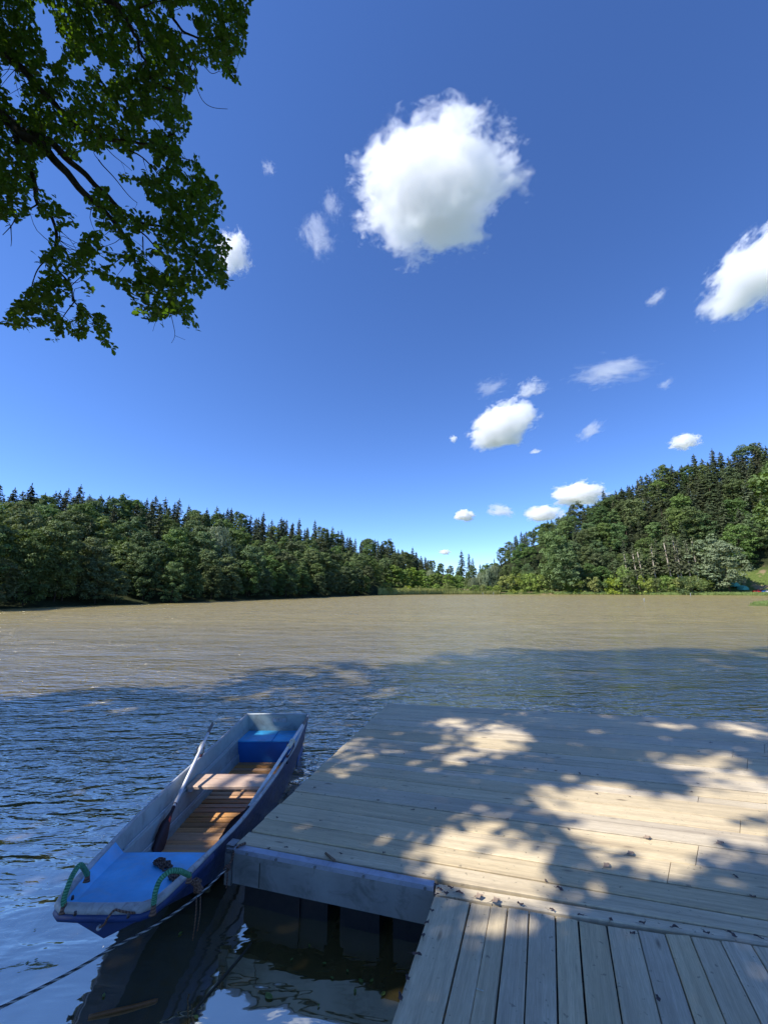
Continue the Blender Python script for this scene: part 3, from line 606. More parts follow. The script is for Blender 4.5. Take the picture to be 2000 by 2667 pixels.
for px, py, lab in ((1247, 2338, 'pale curled dry leaf, the left of a pair where the gangway meets the platform'), (1291, 2349, 'pale upright dry leaf, the right of a pair where the gangway meets the platform'), (1580, 2257, 'pale round leaf lying alone on the platform boards'), (1685, 2184, 'pale pointed leaf lying in the widest sunlit patch'), (1642, 2226, 'grey elongated leaf below the sunlit patch of the platform'), (1875, 2198, 'pale crumpled leaf at the right edge of the sunlit patch')):
    o = bpy.data.objects.new('pale_leaf', lp2); COL.objects.link(o); o.location = at(px, py, DZ+.003); o.rotation_euler = (0, 0, rnd.uniform(-1, 1)); o.scale = (.9, .9, .9); tag(o, lab, 'leaf')
b = MB(); b.tube([at(848, 2222, DZ+.006), at(872, 2242, DZ+.008)], [.007, .009], 6); o = b.build('twig', M['barkbrown'], None, tuple(at(848, 2222, DZ))); tag(o, 'short brown twig on the platform boards just behind the steel edge', 'twig')
b = MB(); b.tube([at(1238, 2574, DZ+.003), at(1259, 2581, DZ+.004)], .0025, 5); o = b.build('straw', M['plate'], None, tuple(at(1238, 2574, DZ))); tag(o, 'short pale straw lying on a gangway board', 'straw')
# things afloat in the sheltered corner
b = MB(); b.tube(smoothpath([at(232, 2648, .004), at(300, 2632, .008), at(360, 2618, .006), at(412, 2604, .003)]), [.009]*18+[.004], 7); o = b.build('floating_reed', M['stick'], None, tuple(at(232, 2648, 0))); tag(o, 'orange brown reed stalk floating on the dark water below the boat', 'reed stalk')
b = MB(); b.tube(smoothpath([at(505, 2633, .002), at(560, 2570, .004), at(620, 2500, .004), at(655, 2455, .002)]), .006, 6); o = b.build('floating_stick', M['beam'], None, tuple(at(505, 2633, 0))); tag(o, 'long thin dark stick floating slantwise in the corner below the pier', 'stick')
def float_leaf(): 
    b = MB(); n = 9; b.face([b.add((.03*math.cos(a)*(1+.2*math.sin(3*a)), .018*math.sin(a), .004)) for a in [2*math.pi*k/n for k in range(n)]]); o = b.build('x', M['greenleafbit'], None); d = o.data; bpy.data.objects.remove(o); return d
fm = float_leaf()
for px, py, k in ((700, 2596, 1.5), (470, 2432, .8), (271, 2594, .7), (940, 2556, .9), (925, 2582, .7), (845, 2510, .7), (865, 2548, .6), (806, 2464, .6), (998, 2590, .9), (968, 2555, .7), (512, 2650, .8), (95, 2500, .5), (72, 2508, .5), (92, 2422, .4), (56, 2317, .4), (148, 2250, .4), (905, 2530, .5), (760, 2500, .5), (830, 2620, .5)):
    o = bpy.data.objects.new('floating_leaf', fm); COL.objects.link(o); o.location = at(px, py, .003); o.rotation_euler = (0, 0, rnd.uniform(0, 6)); o.scale = (k*.6, k*.6, 1); tag(o, 'small greenish leaf floating on the dark water by the boat', 'floating leaf', 'leaves floating between boat and pier')

# =================================================================== THE OAK OVERHEAD
C7 = 2.328                                       # scale of the survey of the upper left corner
LOBES = [(0, .02), (.10, .09), (.20, .20), (.27, .13), (.40, .30), (.48, .18), (.62, .36), (.70, .22), (.82, .26), (.90, .13), (1, .02)]
LT = np.array([(t, w_) for t, w_ in LOBES]); LEAF20 = np.array([(t, w_) for t, w_ in LT]+[(t, -w_) for t, w_ in LT[::-1][1:-1]])
LEAF8 = np.array([(0, .02), (.25, .20), (.5, .20), (.72, .30), (1, .0), (.72, -.30), (.5, -.20), (.25, -.2)])
def leaves(Pc, D, N, size, shape, fold=.18):
    """one leaf polygon per point: D leaf direction, N leaf normal"""
    D = D/np.linalg.norm(D, axis=1, keepdims=True); W = np.cross(N, D); W /= np.linalg.norm(W, axis=1, keepdims=True)+1e-9; N2 = np.cross(D, W); k = len(shape)
    t = shape[:, 0][None, :, None]; w_ = shape[:, 1][None, :, None]; s_ = size[:, None, None]
    curl = -fold*(t-.4)**2+fold*.9*np.abs(w_)
    return (Pc[:, None, :]+s_*(D[:, None, :]*t+W[:, None, :]*w_+N2[:, None, :]*curl)).reshape(-1, 3)
def unit(n): v = rng.normal(size=(n, 3)); return v/np.linalg.norm(v, axis=1, keepdims=True)
POLY_M = [(-260, -300), (1540, -300), (1540, 0), (1500, 100), (1490, 330), (1400, 360), (1460, 500), (1350, 480), (1330, 420), (1200, 370), (1190, 520), (1110, 600), (1160, 680), (1140, 840), (1200, 960), (1260, 1060), (1365, 1190), (1345, 1310), (1290, 1330), (1390, 1500), (1370, 1600), (1390, 1750), (1290, 1720), (1240, 1790), (1190, 1880), (1190, 2020), (1130, 1990), (1100, 1900), (1010, 1930), (890, 1950), (815, 1900), (790, 1780), (700, 1740), (560, 1620), (490, 1560), (500, 1450), (580, 1400), (570, 1280), (510, 1210), (560, 1150), (640, 1130), (610, 1000), (430, 960), (330, 960), (230, 960), (240, 1090), (180, 1180), (190, 1300), (120, 1350), (0, 1330), (-200, 1300)]
POLY_C = [(190, 1090), (350, 1190), (370, 1270), (450, 1300), (440, 1340), (520, 1400), (620, 1440), (600, 1520), (710, 1650), (700, 1740), (620, 1700), (540, 1640), (510, 1700), (600, 1780), (530, 1800), (480, 1830), (640, 1920), (710, 2100), (690, 2140), (600, 2060), (560, 1960), (490, 2060), (400, 2020), (340, 2080), (290, 2060), (290, 1970), (150, 2000), (0, 1960), (80, 1850), (210, 1720), (300, 1680), (250, 1610), (290, 1420), (330, 1390), (370, 1320), (280, 1330), (240, 1290)]
HOLES = [(300, 190, 40, 95, 0), (335, 300, 40, 70, 20), (745, 990, 110, 40, 32), (660, 1060, 50, 60, 0), (800, 1180, 80, 45, 40), (105, 590, 28, 60, 0), (930, 760, 55, 28, 0), (470, 440, 45, 40, 0), (560, 370, 40, 30, 0), (640, 440, 28, 50, 0), (720, 1170, 50, 40, 0), (900, 1260, 80, 35, 30), (690, 1480, 60, 40, 30), (880, 1460, 60, 40, 0), (1090, 140, 45, 38, 0), (1150, 210, 40, 35, 0), (1130, 60, 60, 22, 0), (560, 960, 60, 40, 20), (430, 1450, 50, 60, 0), (600, 1590, 50, 25, 0), (420, 1880, 40, 50, 0), (480, 1760, 35, 45, 0), (760, 1640, 50, 30, 0), (950, 1600, 50, 30, 20), (250, 90, 30, 60, 0), (830, 350, 40, 25, 0), (870, 960, 50, 45, 0), (50, 470, 35, 60, 0), (530, 1350, 40, 50, 0)]
def vis_density(cx, cy):
    a = inpoly(cx, cy, POLY_M) | inpoly(cx, cy, POLY_C)
    for hx, hy, rx, ryy, an in HOLES:
        ca, sa = math.cos(R(an)), math.sin(R(an)); dx, dy = cx-hx, cy-hy; a &= ((dx*ca+dy*sa)/rx)**2+((-dx*sa+dy*ca)/ryy)**2 > 1.7
    return a
def limb_depth(cx, cy): return 6.2+1.2*np.clip((900-cy)/900, -1, 1.2)+.3*np.sin(cx/300)
def c7(cx, cy, t): return Vector((0, 0, CAMH))+ray(cx/C7, cy/C7)*t
LIMBS = [([(-900, 300), (-400, 480), (0, 700), (150, 830), (330, 960), (520, 1170), (650, 1290), (750, 1420), (850, 1640)], (.13, .012), 6.8, 6.0),
         ([(150, 800), (330, 890), (500, 1040), (600, 1150), (730, 1260), (850, 1350), (1030, 1380), (1200, 1450)], (.07, .008), 6.6, 6.0),
         ([(-700, -100), (-300, 60), (0, 280), (90, 380), (230, 520), (340, 650), (470, 780), (700, 850), (900, 860), (1050, 800)], (.10, .008), 7.4, 6.4),
         ([(100, 840), (170, 980), (200, 1120), (220, 1220), (330, 1330), (350, 1480), (330, 1600), (440, 1740), (470, 1840), (600, 1960)], (.045, .006), 6.5, 5.8),
         ([(220, 1230), (120, 1290), (70, 1370), (10, 1420)], (.012, .004), 6.3, 6.1), ([(70, 1370), (65, 1490)], (.008, .003), 6.2, 6.1),
         ([(-300, -400), (300, -150), (600, -20), (740, 60), (830, 230), (860, 330), (950, 500), (1150, 560)], (.07, .006), 7.8, 6.6),
         ([(700, -300), (950, -50), (1060, 120), (1130, 210), (1240, 260), (1330, 360), (1430, 470)], (.04, .005), 7.8, 6.8),
         ([(1130, 400), (1185, 450), (1190, 530), (1240, 620), (1300, 655), (1380, 655)], (.009, .003), 6.6, 6.5), ([(1190, 340), (1240, 400), (1285, 445), (1330, 435)], (.008, .003), 6.7, 6.6),
         ([(600, 960), (650, 1040), (720, 1110), (780, 1180), (830, 1225)], (.010, .004), 6.2, 6.1), ([(640, 880), (720, 960), (800, 1030)], (.007, .003), 6.2, 6.2),
         ([(800, 1370), (900, 1450), (980, 1540), (1060, 1640), (1180, 1700)], (.014, .005), 6.1, 5.9), ([(870, 1440), (890, 1560), (970, 1640)], (.008, .003), 6.0, 5.9),
         ([(1040, 1850), (1055, 1960), (1060, 2030), (1040, 2070)], (.006, .002), 5.9, 5.9), ([(1060, 2030), (1120, 2060)], (.003, .002), 5.9, 5.9), ([(985, 1910), (940, 1950), (922, 2010)], (.004, .002), 5.9, 5.9), ([(980, 1910), (985, 1985)], (.003, .002), 5.9, 5.9),
         ([(760, 890), (840, 940), (910, 1010), (1000, 1100), (1100, 1180), (1280, 1230)], (.014, .004), 6.3, 6.1), ([(1000, 1380), (1060, 1480), (1200, 1560), (1320, 1560)], (.010, .004), 6.0, 5.9),
         ([(900, 860), (980, 900), (1080, 960), (1180, 980)], (.010, .004), 6.3, 6.2), ([(350, 1500), (250, 1620), (200, 1740), (120, 1900)], (.012, .004), 5.9, 5.8), ([(460, 1830), (400, 1920), (330, 2010)], (.009, .004), 5.8, 5.8), ([(740, 60), (900, 40), (1060, -20)], (.02, .006), 7.2, 7)]
oak = empty('oak_tree', (-11, -6.2, .4)); OO = Vector((-11, -6.2, .4)); tag(oak, 'big oak leaning over the water from the left, its leafy branches hanging into the sky', 'oak tree')
tr = MB(); T0 = Vector((-11, -6.2, .2)); crown_pts = []
tr.tube(smoothpath([T0, T0+Vector((.25, .3, 2.2)), T0+Vector((.5, .5, 5)), T0+Vector((.4, .2, 9)), T0+Vector((1.2, .6, 13)), T0+Vector((2.2, 1.2, 17))]), [.55-.42*i/30 for i in range(31)], 14)
fork = T0+Vector((.5, .5, 5.2))
skel = []
br = MB()
for pts, (r0, r1), t0, t1 in LIMBS:
    n = len(pts); P3 = [c7(x, y, t0+(t1-t0)*i/(n-1)) for i, (x, y) in enumerate(pts)]
    if pts[0][0] <= -300: P3 = [fork+Vector((.1, 0, rnd.uniform(-.8, 1.6))), Vector((-10.8, -.5, 6.2+.3*len(skel)/60)), Vector((-9.4, 3.4, 6.6+.4*len(skel)/60))]+P3; r0 *= 1.5
    sm = smoothpath(P3, 5); L = len(sm); sm = [p+Vector((mnoise.noise(p*2.1), mnoise.noise(p*2.1+Vector((9, 0, 0))), mnoise.noise(p*2.1+Vector((0, 9, 0)))))*.05 for p in sm]
    br.tube(sm, [r0+(r1-r0)*(i/(L-1))**.7 for i in range(L)], 8); skel += [(p, r0+(r1-r0)*(i/(L-1))**.7) for i, p in enumerate(sm)]
SK = np.array([tuple(p) for p, _ in skel]); skx, sky_, _ = proj(SK)
# visible sprays
PC, DD, SZ, TW = [], [], [], []
ns = 23500; cx = rng.uniform(-250, 1560, ns); cy = rng.uniform(-290, 2160, ns); ok = vis_density(cx, cy)
nz = np.array([mnoise.noise((x/95, y/95, .3))*.6+mnoise.noise((x/38, y/38, 5.3))*.5 for x, y in zip(cx, cy)])
dens = np.clip(1.3-(cy/2400), .62, 1.2)
ok &= (nz > -.10-.14*dens) & (rng.random(ns) < np.clip(.13+.20*dens, 0, 1)); cx, cy = cx[ok], cy[ok]
for x, y in zip(cx, cy):
    t = float(limb_depth(x, y))+.35+rnd.gauss(0, .42); c = c7(x, y, t)
    d2 = ((SK-np.array(c))**2).sum(1); j = int(d2.argmin()); a = skel[j][0]; dv = (c-a); dist = dv.length
    dn = (dv/dist if dist > 1e-3 else Vector((0, 0, -1)))
    if rnd.random() < .18 and .12 < dist < .55: TW.append((a, c, min(.006, skel[j][1]*.6)))
    n = rnd.randint(6, 11)
    c1_ = c+Vector((rnd.gauss(0, .07), rnd.gauss(0, .07), rnd.gauss(0, .07)))
    for k_ in range(n):
        o_ = Vector((rnd.gauss(0, 1), rnd.gauss(0, 1), rnd.gauss(0, 1)))
        PC.append((c if k_ < 5 else c1_)+o_*.012); dd = (dn*.6+o_.normalized()+Vector((0, 0, -.25))); DD.append(dd); SZ.append(rnd.uniform(.058, .098))
PC = np.array([tuple(p) for p in PC]); DD = np.array([tuple(p) for p in DD]); SZ = np.array(SZ)
ppx, ppy, pf = proj(PC+DD/np.linalg.norm(DD, axis=1, keepdims=True)*SZ[:, None]*.5); keep = vis_density(ppx*C7, ppy*C7) | (rng.random(len(PC)) < .05); PC, DD, SZ = PC[keep], DD[keep], SZ[keep]
NN = unit(len(PC)); NN[:, 2] = np.abs(NN[:, 2])+.7; V18 = leaves(PC, DD, NN, SZ, LEAF20)
n_vis = len(PC)
for a, c, r in TW:
    m_ = a.lerp(c, .5)+Vector((rnd.gauss(0, .04), rnd.gauss(0, .04), rnd.gauss(0, .04))); br.tube(smoothpath([a, m_, c], 3), [r, r, r*.8, r*.7, r*.6, r*.5, r*.4], 5, caps=False)
tr.build('trunk', M['bark'], oak, OO); br.build('branches', M['bark'], oak, OO)
me = cards_mesh('foliage', V18-np.array(OO), 20); link('foliage', me, M['oakleaf'], oak)
# ---- the rest of the crowns, above and behind the camera: unseen leaves placed and gapped to cast the surveyed shade on pier and near water
KX, KY = S.x/S.z, S.y/S.z                        # a point at height h shades the ground at (x-KX*h, y-KY*h)
def Q(p): return (p[0]-KX*p[2], p[1]-KY*p[2])
V1 = 2000/1659.0
SHADE = [Q(at(v*V1, y*V1, 0)) for v, y in ((-260, 1530), (0, 1512), (100, 1500), (200, 1478), (260, 1482), (400, 1493), (470, 1470), (520, 1448), (600, 1440), (690, 1434), (760, 1424), (830, 1432), (930, 1430), (960, 1410), (1060, 1398), (1190, 1402), (1300, 1408), (1380, 1398), (1450, 1400), (1560, 1404), (1659, 1400), (2000, 1400))]
SHADE += [Q(at(2700, 1900, 0)), (14, -1.5), (0, -2.2), (-6, -2), (-9.5, 2)]
c3 = lambda x, y: (1000+x/1.659, 1800+y/1.659)
LIT = [[Q(at(*c3(*p), DZ)) for p in P_] for P_ in (
    [(670, 455), (760, 430), (1000, 420), (1080, 440), (1200, 475), (1360, 450), (1440, 375), (1340, 340), (1180, 322), (1280, 285), (1380, 300), (1480, 335), (1560, 370), (1720, 380), (1720, 560), (1560, 560), (1400, 590), (1250, 575), (1050, 640), (1180, 640), (1400, 600), (1720, 600), (1720, 690), (1480, 700), (1350, 770), (1150, 780), (1060, 740), (900, 670), (940, 620), (780, 590), (740, 540), (640, 510)],
    [(75, 655), (140, 625), (210, 640), (300, 700), (420, 690), (560, 750), (690, 790), (705, 850), (620, 905), (480, 925), (380, 905), (230, 900), (215, 950), (240, 960), (300, 905), (330, 850), (230, 800), (230, 745), (150, 690), (110, 735), (60, 750)],
    [(215, 900), (300, 890), (420, 925), (480, 930), (400, 960), (250, 965), (205, 960)],
    [(280, 200), (440, 168), (590, 178), (620, 210), (540, 262), (490, 270), (440, 240), (380, 235)])]
LITE = [(c3(545, 1030), 62, 30), (c3(500, 1010), 26, 18), (c3(690, 985), 28, 22), (c3(380, 600), 62, 15), (c3(630, 670), 34, 22), (c3(530, 640), 30, 12), (c3(500, 700), 40, 16), (c3(1245, 155), 30, 10), (c3(1500, 148), 36, 7), (c3(1450, 290), 38, 12), (c3(1230, 315), 40, 11), (c3(520, 145), 28, 6), (c3(300, 130), 22, 5), (c3(600, 103), 20, 4), (c3(370, 170), 25, 6), (c3(210, 150), 20, 5), (c3(280, 290), 45, 12), (c3(240, 325), 40, 6), (c3(410, 270), 22, 6), (c3(1640, 195), 40, 10), (c3(990, 400), 50, 9), (c3(800, 910), 30, 12), (c3(1000, 830), 34, 12), (c3(300, 1120), 14, 18),
        ((910, 1945), 40, 12), ((900, 1975), 34, 9), ((880, 2008), 40, 10), ((1130, 2170), 30, 14), ((1190, 2185), 22, 14), ((1120, 2240), 50, 20)]
LITW = [(840, 1752, 90, 16), (965, 1791, 60, 10), (700, 1812, 100, 14), (890, 1825, 80, 12), (1500, 1789, 90, 20), (1600, 1759, 70, 14), (1890, 1771, 50, 10), (1555, 1814, 60, 12), (1930, 1850, 70, 10), (160, 1862, 100, 14), (370, 1970, 70, 16), (300, 1995, 60, 20), (520, 1900, 60, 12), (250, 1850, 40, 8), (760, 1853, 50, 8), (1180, 1852, 60, 8), (1800, 1720, 60, 8), (60, 2100, 90, 26), (190, 2040, 60, 16), (30, 2010, 60, 12), (60, 2330, 100, 34), (170, 2400, 90, 30), (60, 2460, 90, 40), (180, 2480, 60, 24), (240, 2260, 40, 16), (990, 1725, 60, 8), (1960, 1700, 60, 8), (440, 1830, 50, 8)]
LITB = [((590, 2018), 112, 26, .30), ((600, 2125), 84, 44, .04), ((575, 2180), 60, 26, .04), ((640, 2070), 60, 12, .04), ((520, 2085), 24, 10, .04), ((660, 2003), 45, 9, .04), ((600, 2068), 60, 9, .04), ((560, 2165), 60, 16, .04), ((470, 2000), 26, 12, .42), ((420, 2062), 34, 12, .42), ((700, 1890), 30, 8, .3)]
LITQ = []
for P_ in ([(0, 560), (230, 600), (420, 700), (460, 860), (330, 960), (0, 900)], [(60, 950), (220, 1000), (200, 1250), (0, 1300)], [(520, 940), (700, 1000), (640, 1100)], [(950, 420), (1120, 480), (1090, 640), (930, 560)], [(700, 1700), (1000, 1650), (1000, 1900), (780, 1850)]): LIT.append([Q(c7(x, y, 6.9)) for x, y in P_])
for (c_, rx, ryy) in LITE: LITQ.append((c_[0], c_[1], rx, ryy, DZ))
for x, y, rx, ryy in LITW: LITQ.append((x, y, rx, ryy, 0))
for (c_, rx, ryy, z) in LITB: LITQ.append((c_[0], c_[1], rx, ryy, z))
def ell(x, y, rx, ryy, z): return [Q(at(x+rx*math.cos(a)*(1+.18*math.sin(3*a+x)), y+ryy*math.sin(a)*(1+.2*math.sin(2*a+y)), z)) for a in np.linspace(0, 2*math.pi, 17)[:-1]]
LIT += [ell(*q) for q in LITQ]
def lit(x, y):
    r = np.zeros(len(x), bool)
    for P_ in LIT: r |= inpoly(x, y, P_)
    return r
LITN = len(LIT); NW0 = len(LIT)-len(LITQ)+len(LITE); LITWP = LIT[NW0:NW0+len(LITW)]; LIT = LIT[:NW0]+LIT[NW0+len(LITW):]
def litw(x, y):
    r = np.zeros(len(x), bool)
    for P_ in LITWP: r |= inpoly(x, y, P_)
    return r
qa = np.array(SHADE); x0, y0 = qa.min(0); x1, y1 = qa.max(0); NSP = 8200
wob = lambda x, y: (x+.55*np.sin(x*1.7+1.3*np.sin(y*1.1))+.22*np.sin(x*4.3+y*3.1), y+.60*np.sin(x*1.9+2.1)+.35*np.sin(x*5.1+1.7*y)+.2*np.sin(x*9.7))
sx = rng.uniform(x0, x1, NSP*2); sy = rng.uniform(y0, y1, NSP*2); ok = inpoly(sx, sy, SHADE); sx, sy = sx[ok], sy[ok]
# keep what the picture (and a step beside it) can see
gx, gy, gfz = proj(np.stack([sx, sy, sx*0+.2], 1)); ok = (gfz > .3) & (gx > -700) & (gx < 2700) & (gy < 3300) | (np.hypot(sx, sy) < 4); sx, sy = sx[ok], sy[ok]
def place(qx, qy):
    hh = np.full(len(qx), np.nan)
    for h in np.arange(4.5, 27, .5):
        p = np.stack([qx+KX*h, qy+KY*h, qx*0+h], 1); a, b, f = proj(p)
        out = (f < .2) | (a < -90) | (a > 2090) | (b < -230); need = np.isnan(hh) & out
        p2 = np.stack([qx+KX*(h+3), qy+KY*(h+3), qx*0+h+3], 1); a, b, f = proj(p2); out2 = (f < .2) | (a < -90) | (a > 2090) | (b < -230)
        hh[need & out2] = h
    return hh
hh = place(sx, sy); ok = ~np.isnan(hh); sx, sy, hh = sx[ok], sy[ok], hh[ok]; hh = hh+rng.uniform(0, 3, len(hh))**1.0*.95
sp_ = np.stack([sx+KX*hh, sy+KY*hh, hh], 1)
NL = 26; PC = np.repeat(sp_, NL, 0)+rng.normal(size=(len(sp_)*NL, 3))*np.array([.26, .26, .16]); qx = PC[:, 0]-KX*PC[:, 2]; qy = PC[:, 1]-KY*PC[:, 2]
jit = rng.normal(size=(len(qx), 2))*.10
jb = rng.normal(size=(2, len(qx)))*.22*np.clip((qy-5)/4, 0, 1)
ok = inpoly(*[np.where(qy > 6, u, v_) for u, v_ in zip(wob(qx+jb[0], qy+jb[1]), (qx, qy))], SHADE)
ok &= ~(litw(*wob(qx*1.0, qy*1.0)) & (rng.random(len(qx)) < .93))
for ox, oy in ((0, 0), (.12, .10), (-.12, .10), (.12, -.10), (-.12, -.10)): ok &= ~lit(qx+jit[:, 0]+ox, qy+jit[:, 1]+oy)  # gaps cut in the unseen leaves where sun patches should fall
a, b, f = proj(PC); ok &= (f < .15) | (a < -40) | (a > 2040) | (b < -170); ok &= np.linalg.norm(PC-np.array([0, 0, CAMH]), axis=1) > 3.2; ok &= ~((f > .1) & (a > -300) & (a < 500) & (b > -420)); PC = PC[ok]
ok = ~((np.hypot(PC[:, 0], PC[:, 1]) < 2.5) & (PC[:, 2] < 4)); PC = PC[ok]
DD = unit(len(PC)); NN = unit(len(PC)); NN[:, 2] = np.abs(NN[:, 2])+.8; SZ = rng.uniform(.15, .22, len(PC)); V8 = leaves(PC, DD, NN, SZ, LEAF8)
O2 = Vector((-3.5, -7.5, .6)); near2 = np.hypot(PC[:, 0]-O2.x, PC[:, 1]-O2.y)*.9 < np.hypot(PC[:, 0]-OO.x, PC[:, 1]-OO.y); lv = V8.reshape(-1, 8, 3)
oak2 = empty('oak_tree', tuple(O2)); tag(oak2, 'oak standing on the bank behind the viewer, shading the pier', 'oak tree')
print('leaves', n_vis, len(PC), 'twigs', len(TW))
for root, org, sel in ((oak, OO, ~near2), (oak2, O2, near2)):
    Pp = PC[sel]; me = cards_mesh('upper_foliage', lv[sel].reshape(-1, 3)-np.array(org), 8); link('upper_foliage', me, M['fillleaf'], root)
    b = MB(); top_ = Vector(org)+Vector((.6, .4, 5.0))
    if root is oak2: b.tube(smoothpath([Vector(org)-Vector((0, 0, .3)), Vector(org)+Vector((.3, .2, 2.5)), top_, top_+Vector((.3, .3, 5))]), [.5-.36*i/18 for i in range(19)], 14)
    cent = Pp[rng.choice(len(Pp), 16, replace=False)]
    for _ in range(6): lab = ((Pp[:, None, :]-cent[None])**2).sum(2).argmin(1); cent = np.array([Pp[lab == k].mean(0) if (lab == k).any() else cent[k] for k in range(16)])
    for k in range(16):
        c_ = Vector(cent[k]); m1 = top_.lerp(c_, .45)+Vector((0, 0, .8)); P3 = smoothpath([top_+Vector((0, 0, rnd.uniform(-1, 3))), m1, c_], 6)
        a, b_, f = proj(np.array([tuple(p) for p in P3])); q_ = np.array([Q(p) for p in P3])
        if (((f > .1) & (a > -20) & (a < 2020) & (b_ > -20))).any() or lit(q_[:, 0], q_[:, 1])[4:].any(): continue
        b.tube(P3, [.13*(1-i/(len(P3)-1))+.02 for i in range(len(P3))], 7)
    b.build('trunk' if root is oak2 else 'upper_limbs', M['bark'], root, org)

# =================================================================== WOODS
def cards(Pc, Nrm, size, aspect=.62, D=None):
    n = len(Pc); Nrm = Nrm/np.linalg.norm(Nrm, axis=1, keepdims=True)
    if D is None: D = np.cross(Nrm, unit(n))
    D = D/(np.linalg.norm(D, axis=1, keepdims=True)+1e-9); W = np.cross(Nrm, D); W /= np.linalg.norm(W, axis=1, keepdims=True)+1e-9; s_ = size[:, None]
    return np.stack([Pc-D*s_*.5, Pc+W*s_*aspect*.5+D*s_*.08, Pc+D*s_*.5, Pc-W*s_*aspect*.5-D*s_*.05], 1).reshape(-1, 3)
def broad_mesh(H, rw, base, nb, per, size, seed, up=.5):
    """crown of many leaf clumps spread on and in an uneven egg; each clump is a little dome of leaf cards"""
    r = np.random.default_rng(seed); P_, N_ = [], []
    hc = H-base; lobes = r.normal(size=(5, 3)); lobes /= np.linalg.norm(lobes, axis=1, keepdims=True)
    for i in range(nb):
        z = r.random()**.8; th = r.uniform(0, 2*math.pi); prof = math.sin(math.pi*min(1, (z*.86+.10)))**.62
        d = np.array([math.cos(th), math.sin(th), (z-.5)*2]); k = 1+.22*max(0, (lobes@d).max()-.6)-.16*r.random()
        rr_ = rw*prof*k*(r.uniform(.62, 1) if r.random() < .8 else r.uniform(.15, .6)); c = np.array([math.cos(th)*rr_, math.sin(th)*rr_, base+hc*(.04+.90*z)+r.normal()*.2])
        br_ = r.uniform(.55, 1.15)*rw*.25; v = r.normal(size=(per, 3)); v /= np.linalg.norm(v, axis=1, keepdims=True); v[:, 2] = np.where(r.random(per) < .8, np.abs(v[:, 2]), v[:, 2])
        q = c+v*br_*np.array([1.1, 1.1, .78])*r.uniform(.72, 1.08, (per, 1)); P_.append(q); N_.append(v+np.array([0, 0, up])+r.normal(size=(per, 3))*.4)
    P_ = np.concatenate(P_); N_ = np.concatenate(N_); sz = r.uniform(.6, 1.25, len(P_))*size
    return cards_mesh('crown', cards(P_, N_, sz), 4)
def trunk_mesh(H, r0, seed, limbs=6, lean=.03, top=.8, first=.3, spread=.25):
    q = random.Random(seed); b = MB(); lx, ly = q.gauss(0, lean), q.gauss(0, lean); f = lambda z: Vector((lx*z+.12*math.sin(z*.5+seed), ly*z+.1*math.cos(z*.43+seed)-.1, z))
    hs_ = np.linspace(-.6, H*top, 9); b.tube([f(z) for z in hs_], [r0*(1.25 if i == 0 else 1)*(1-.85*i/8) for i in range(9)], 8)
    for i in range(limbs):
        z = H*(first+(top-first)*i/limbs); a = i*2.4+q.random(); L = H*spread*(1-.5*i/limbs); p = f(z); e = Vector((math.cos(a)*L, math.sin(a)*L, L*.75)); b.tube([p, p+e*.5+Vector((0, 0, -.05*L)), p+e], [r0*.36, r0*.22, r0*.06], 5)
    me = b.build('tmp', M['bark'], None); d = me.data; bpy.data.objects.remove(me); d.materials.clear(); return d
def spruce_mesh(H, rw, base, seed, size=.42, dens=1.0, ragged=.25):
    r = np.random.default_rng(seed); P_, N_, D_ = [], [], []; z = base
    while z < H-.25:
        t = (z-base)/(H-base); rad__ = rw*(1-t)**.62*(1+r.normal()*.08)+.12; nb = max(4, int((9-4*t)*dens))
        for b_ in range(nb):
            a = r.uniform(0, 2*math.pi); L = rad__*r.uniform(1-ragged*1.6, 1.12); n = max(4, int(L*9*dens)); s = r.random(n)**.8; up_ = .18*L if t > .7 else 0
            x = s*L; dz_ = -.34*x+.10*x*x/max(L, .3)+up_*s; side = r.normal(size=n)*.12*(L*.5+.4)
            ca, sa = math.cos(a), math.sin(a); P_.append(np.stack([ca*x-sa*side, sa*x+ca*side, z+dz_-np.abs(side)*.35-r.random(n)*.10], 1))
            D_.append(np.stack([ca*.8-sa*side*2+0*x, sa*.8+ca*side*2, -.55+0*x-r.random(n)*.5], 1)); N_.append(np.stack([ca*.3+r.normal(size=n)*.5, sa*.3+r.normal(size=n)*.5, 0*x+.8], 1))
        z += (.42+.25*(1-t))*r.uniform(.8, 1.2)
    for k in range(10): P_.append(np.array([[0, 0, H-.5+k*.07]])); D_.append(np.array([[r.normal()*.3, r.normal()*.3, 1.0]])); N_.append(r.normal(size=(1, 3)))
    P_, N_, D_ = map(np.concatenate, (P_, N_, D_)); sz = r.uniform(.7, 1.3, len(P_))*size
    return cards_mesh('crown', cards(P_, N_, sz, .42, D_), 4)
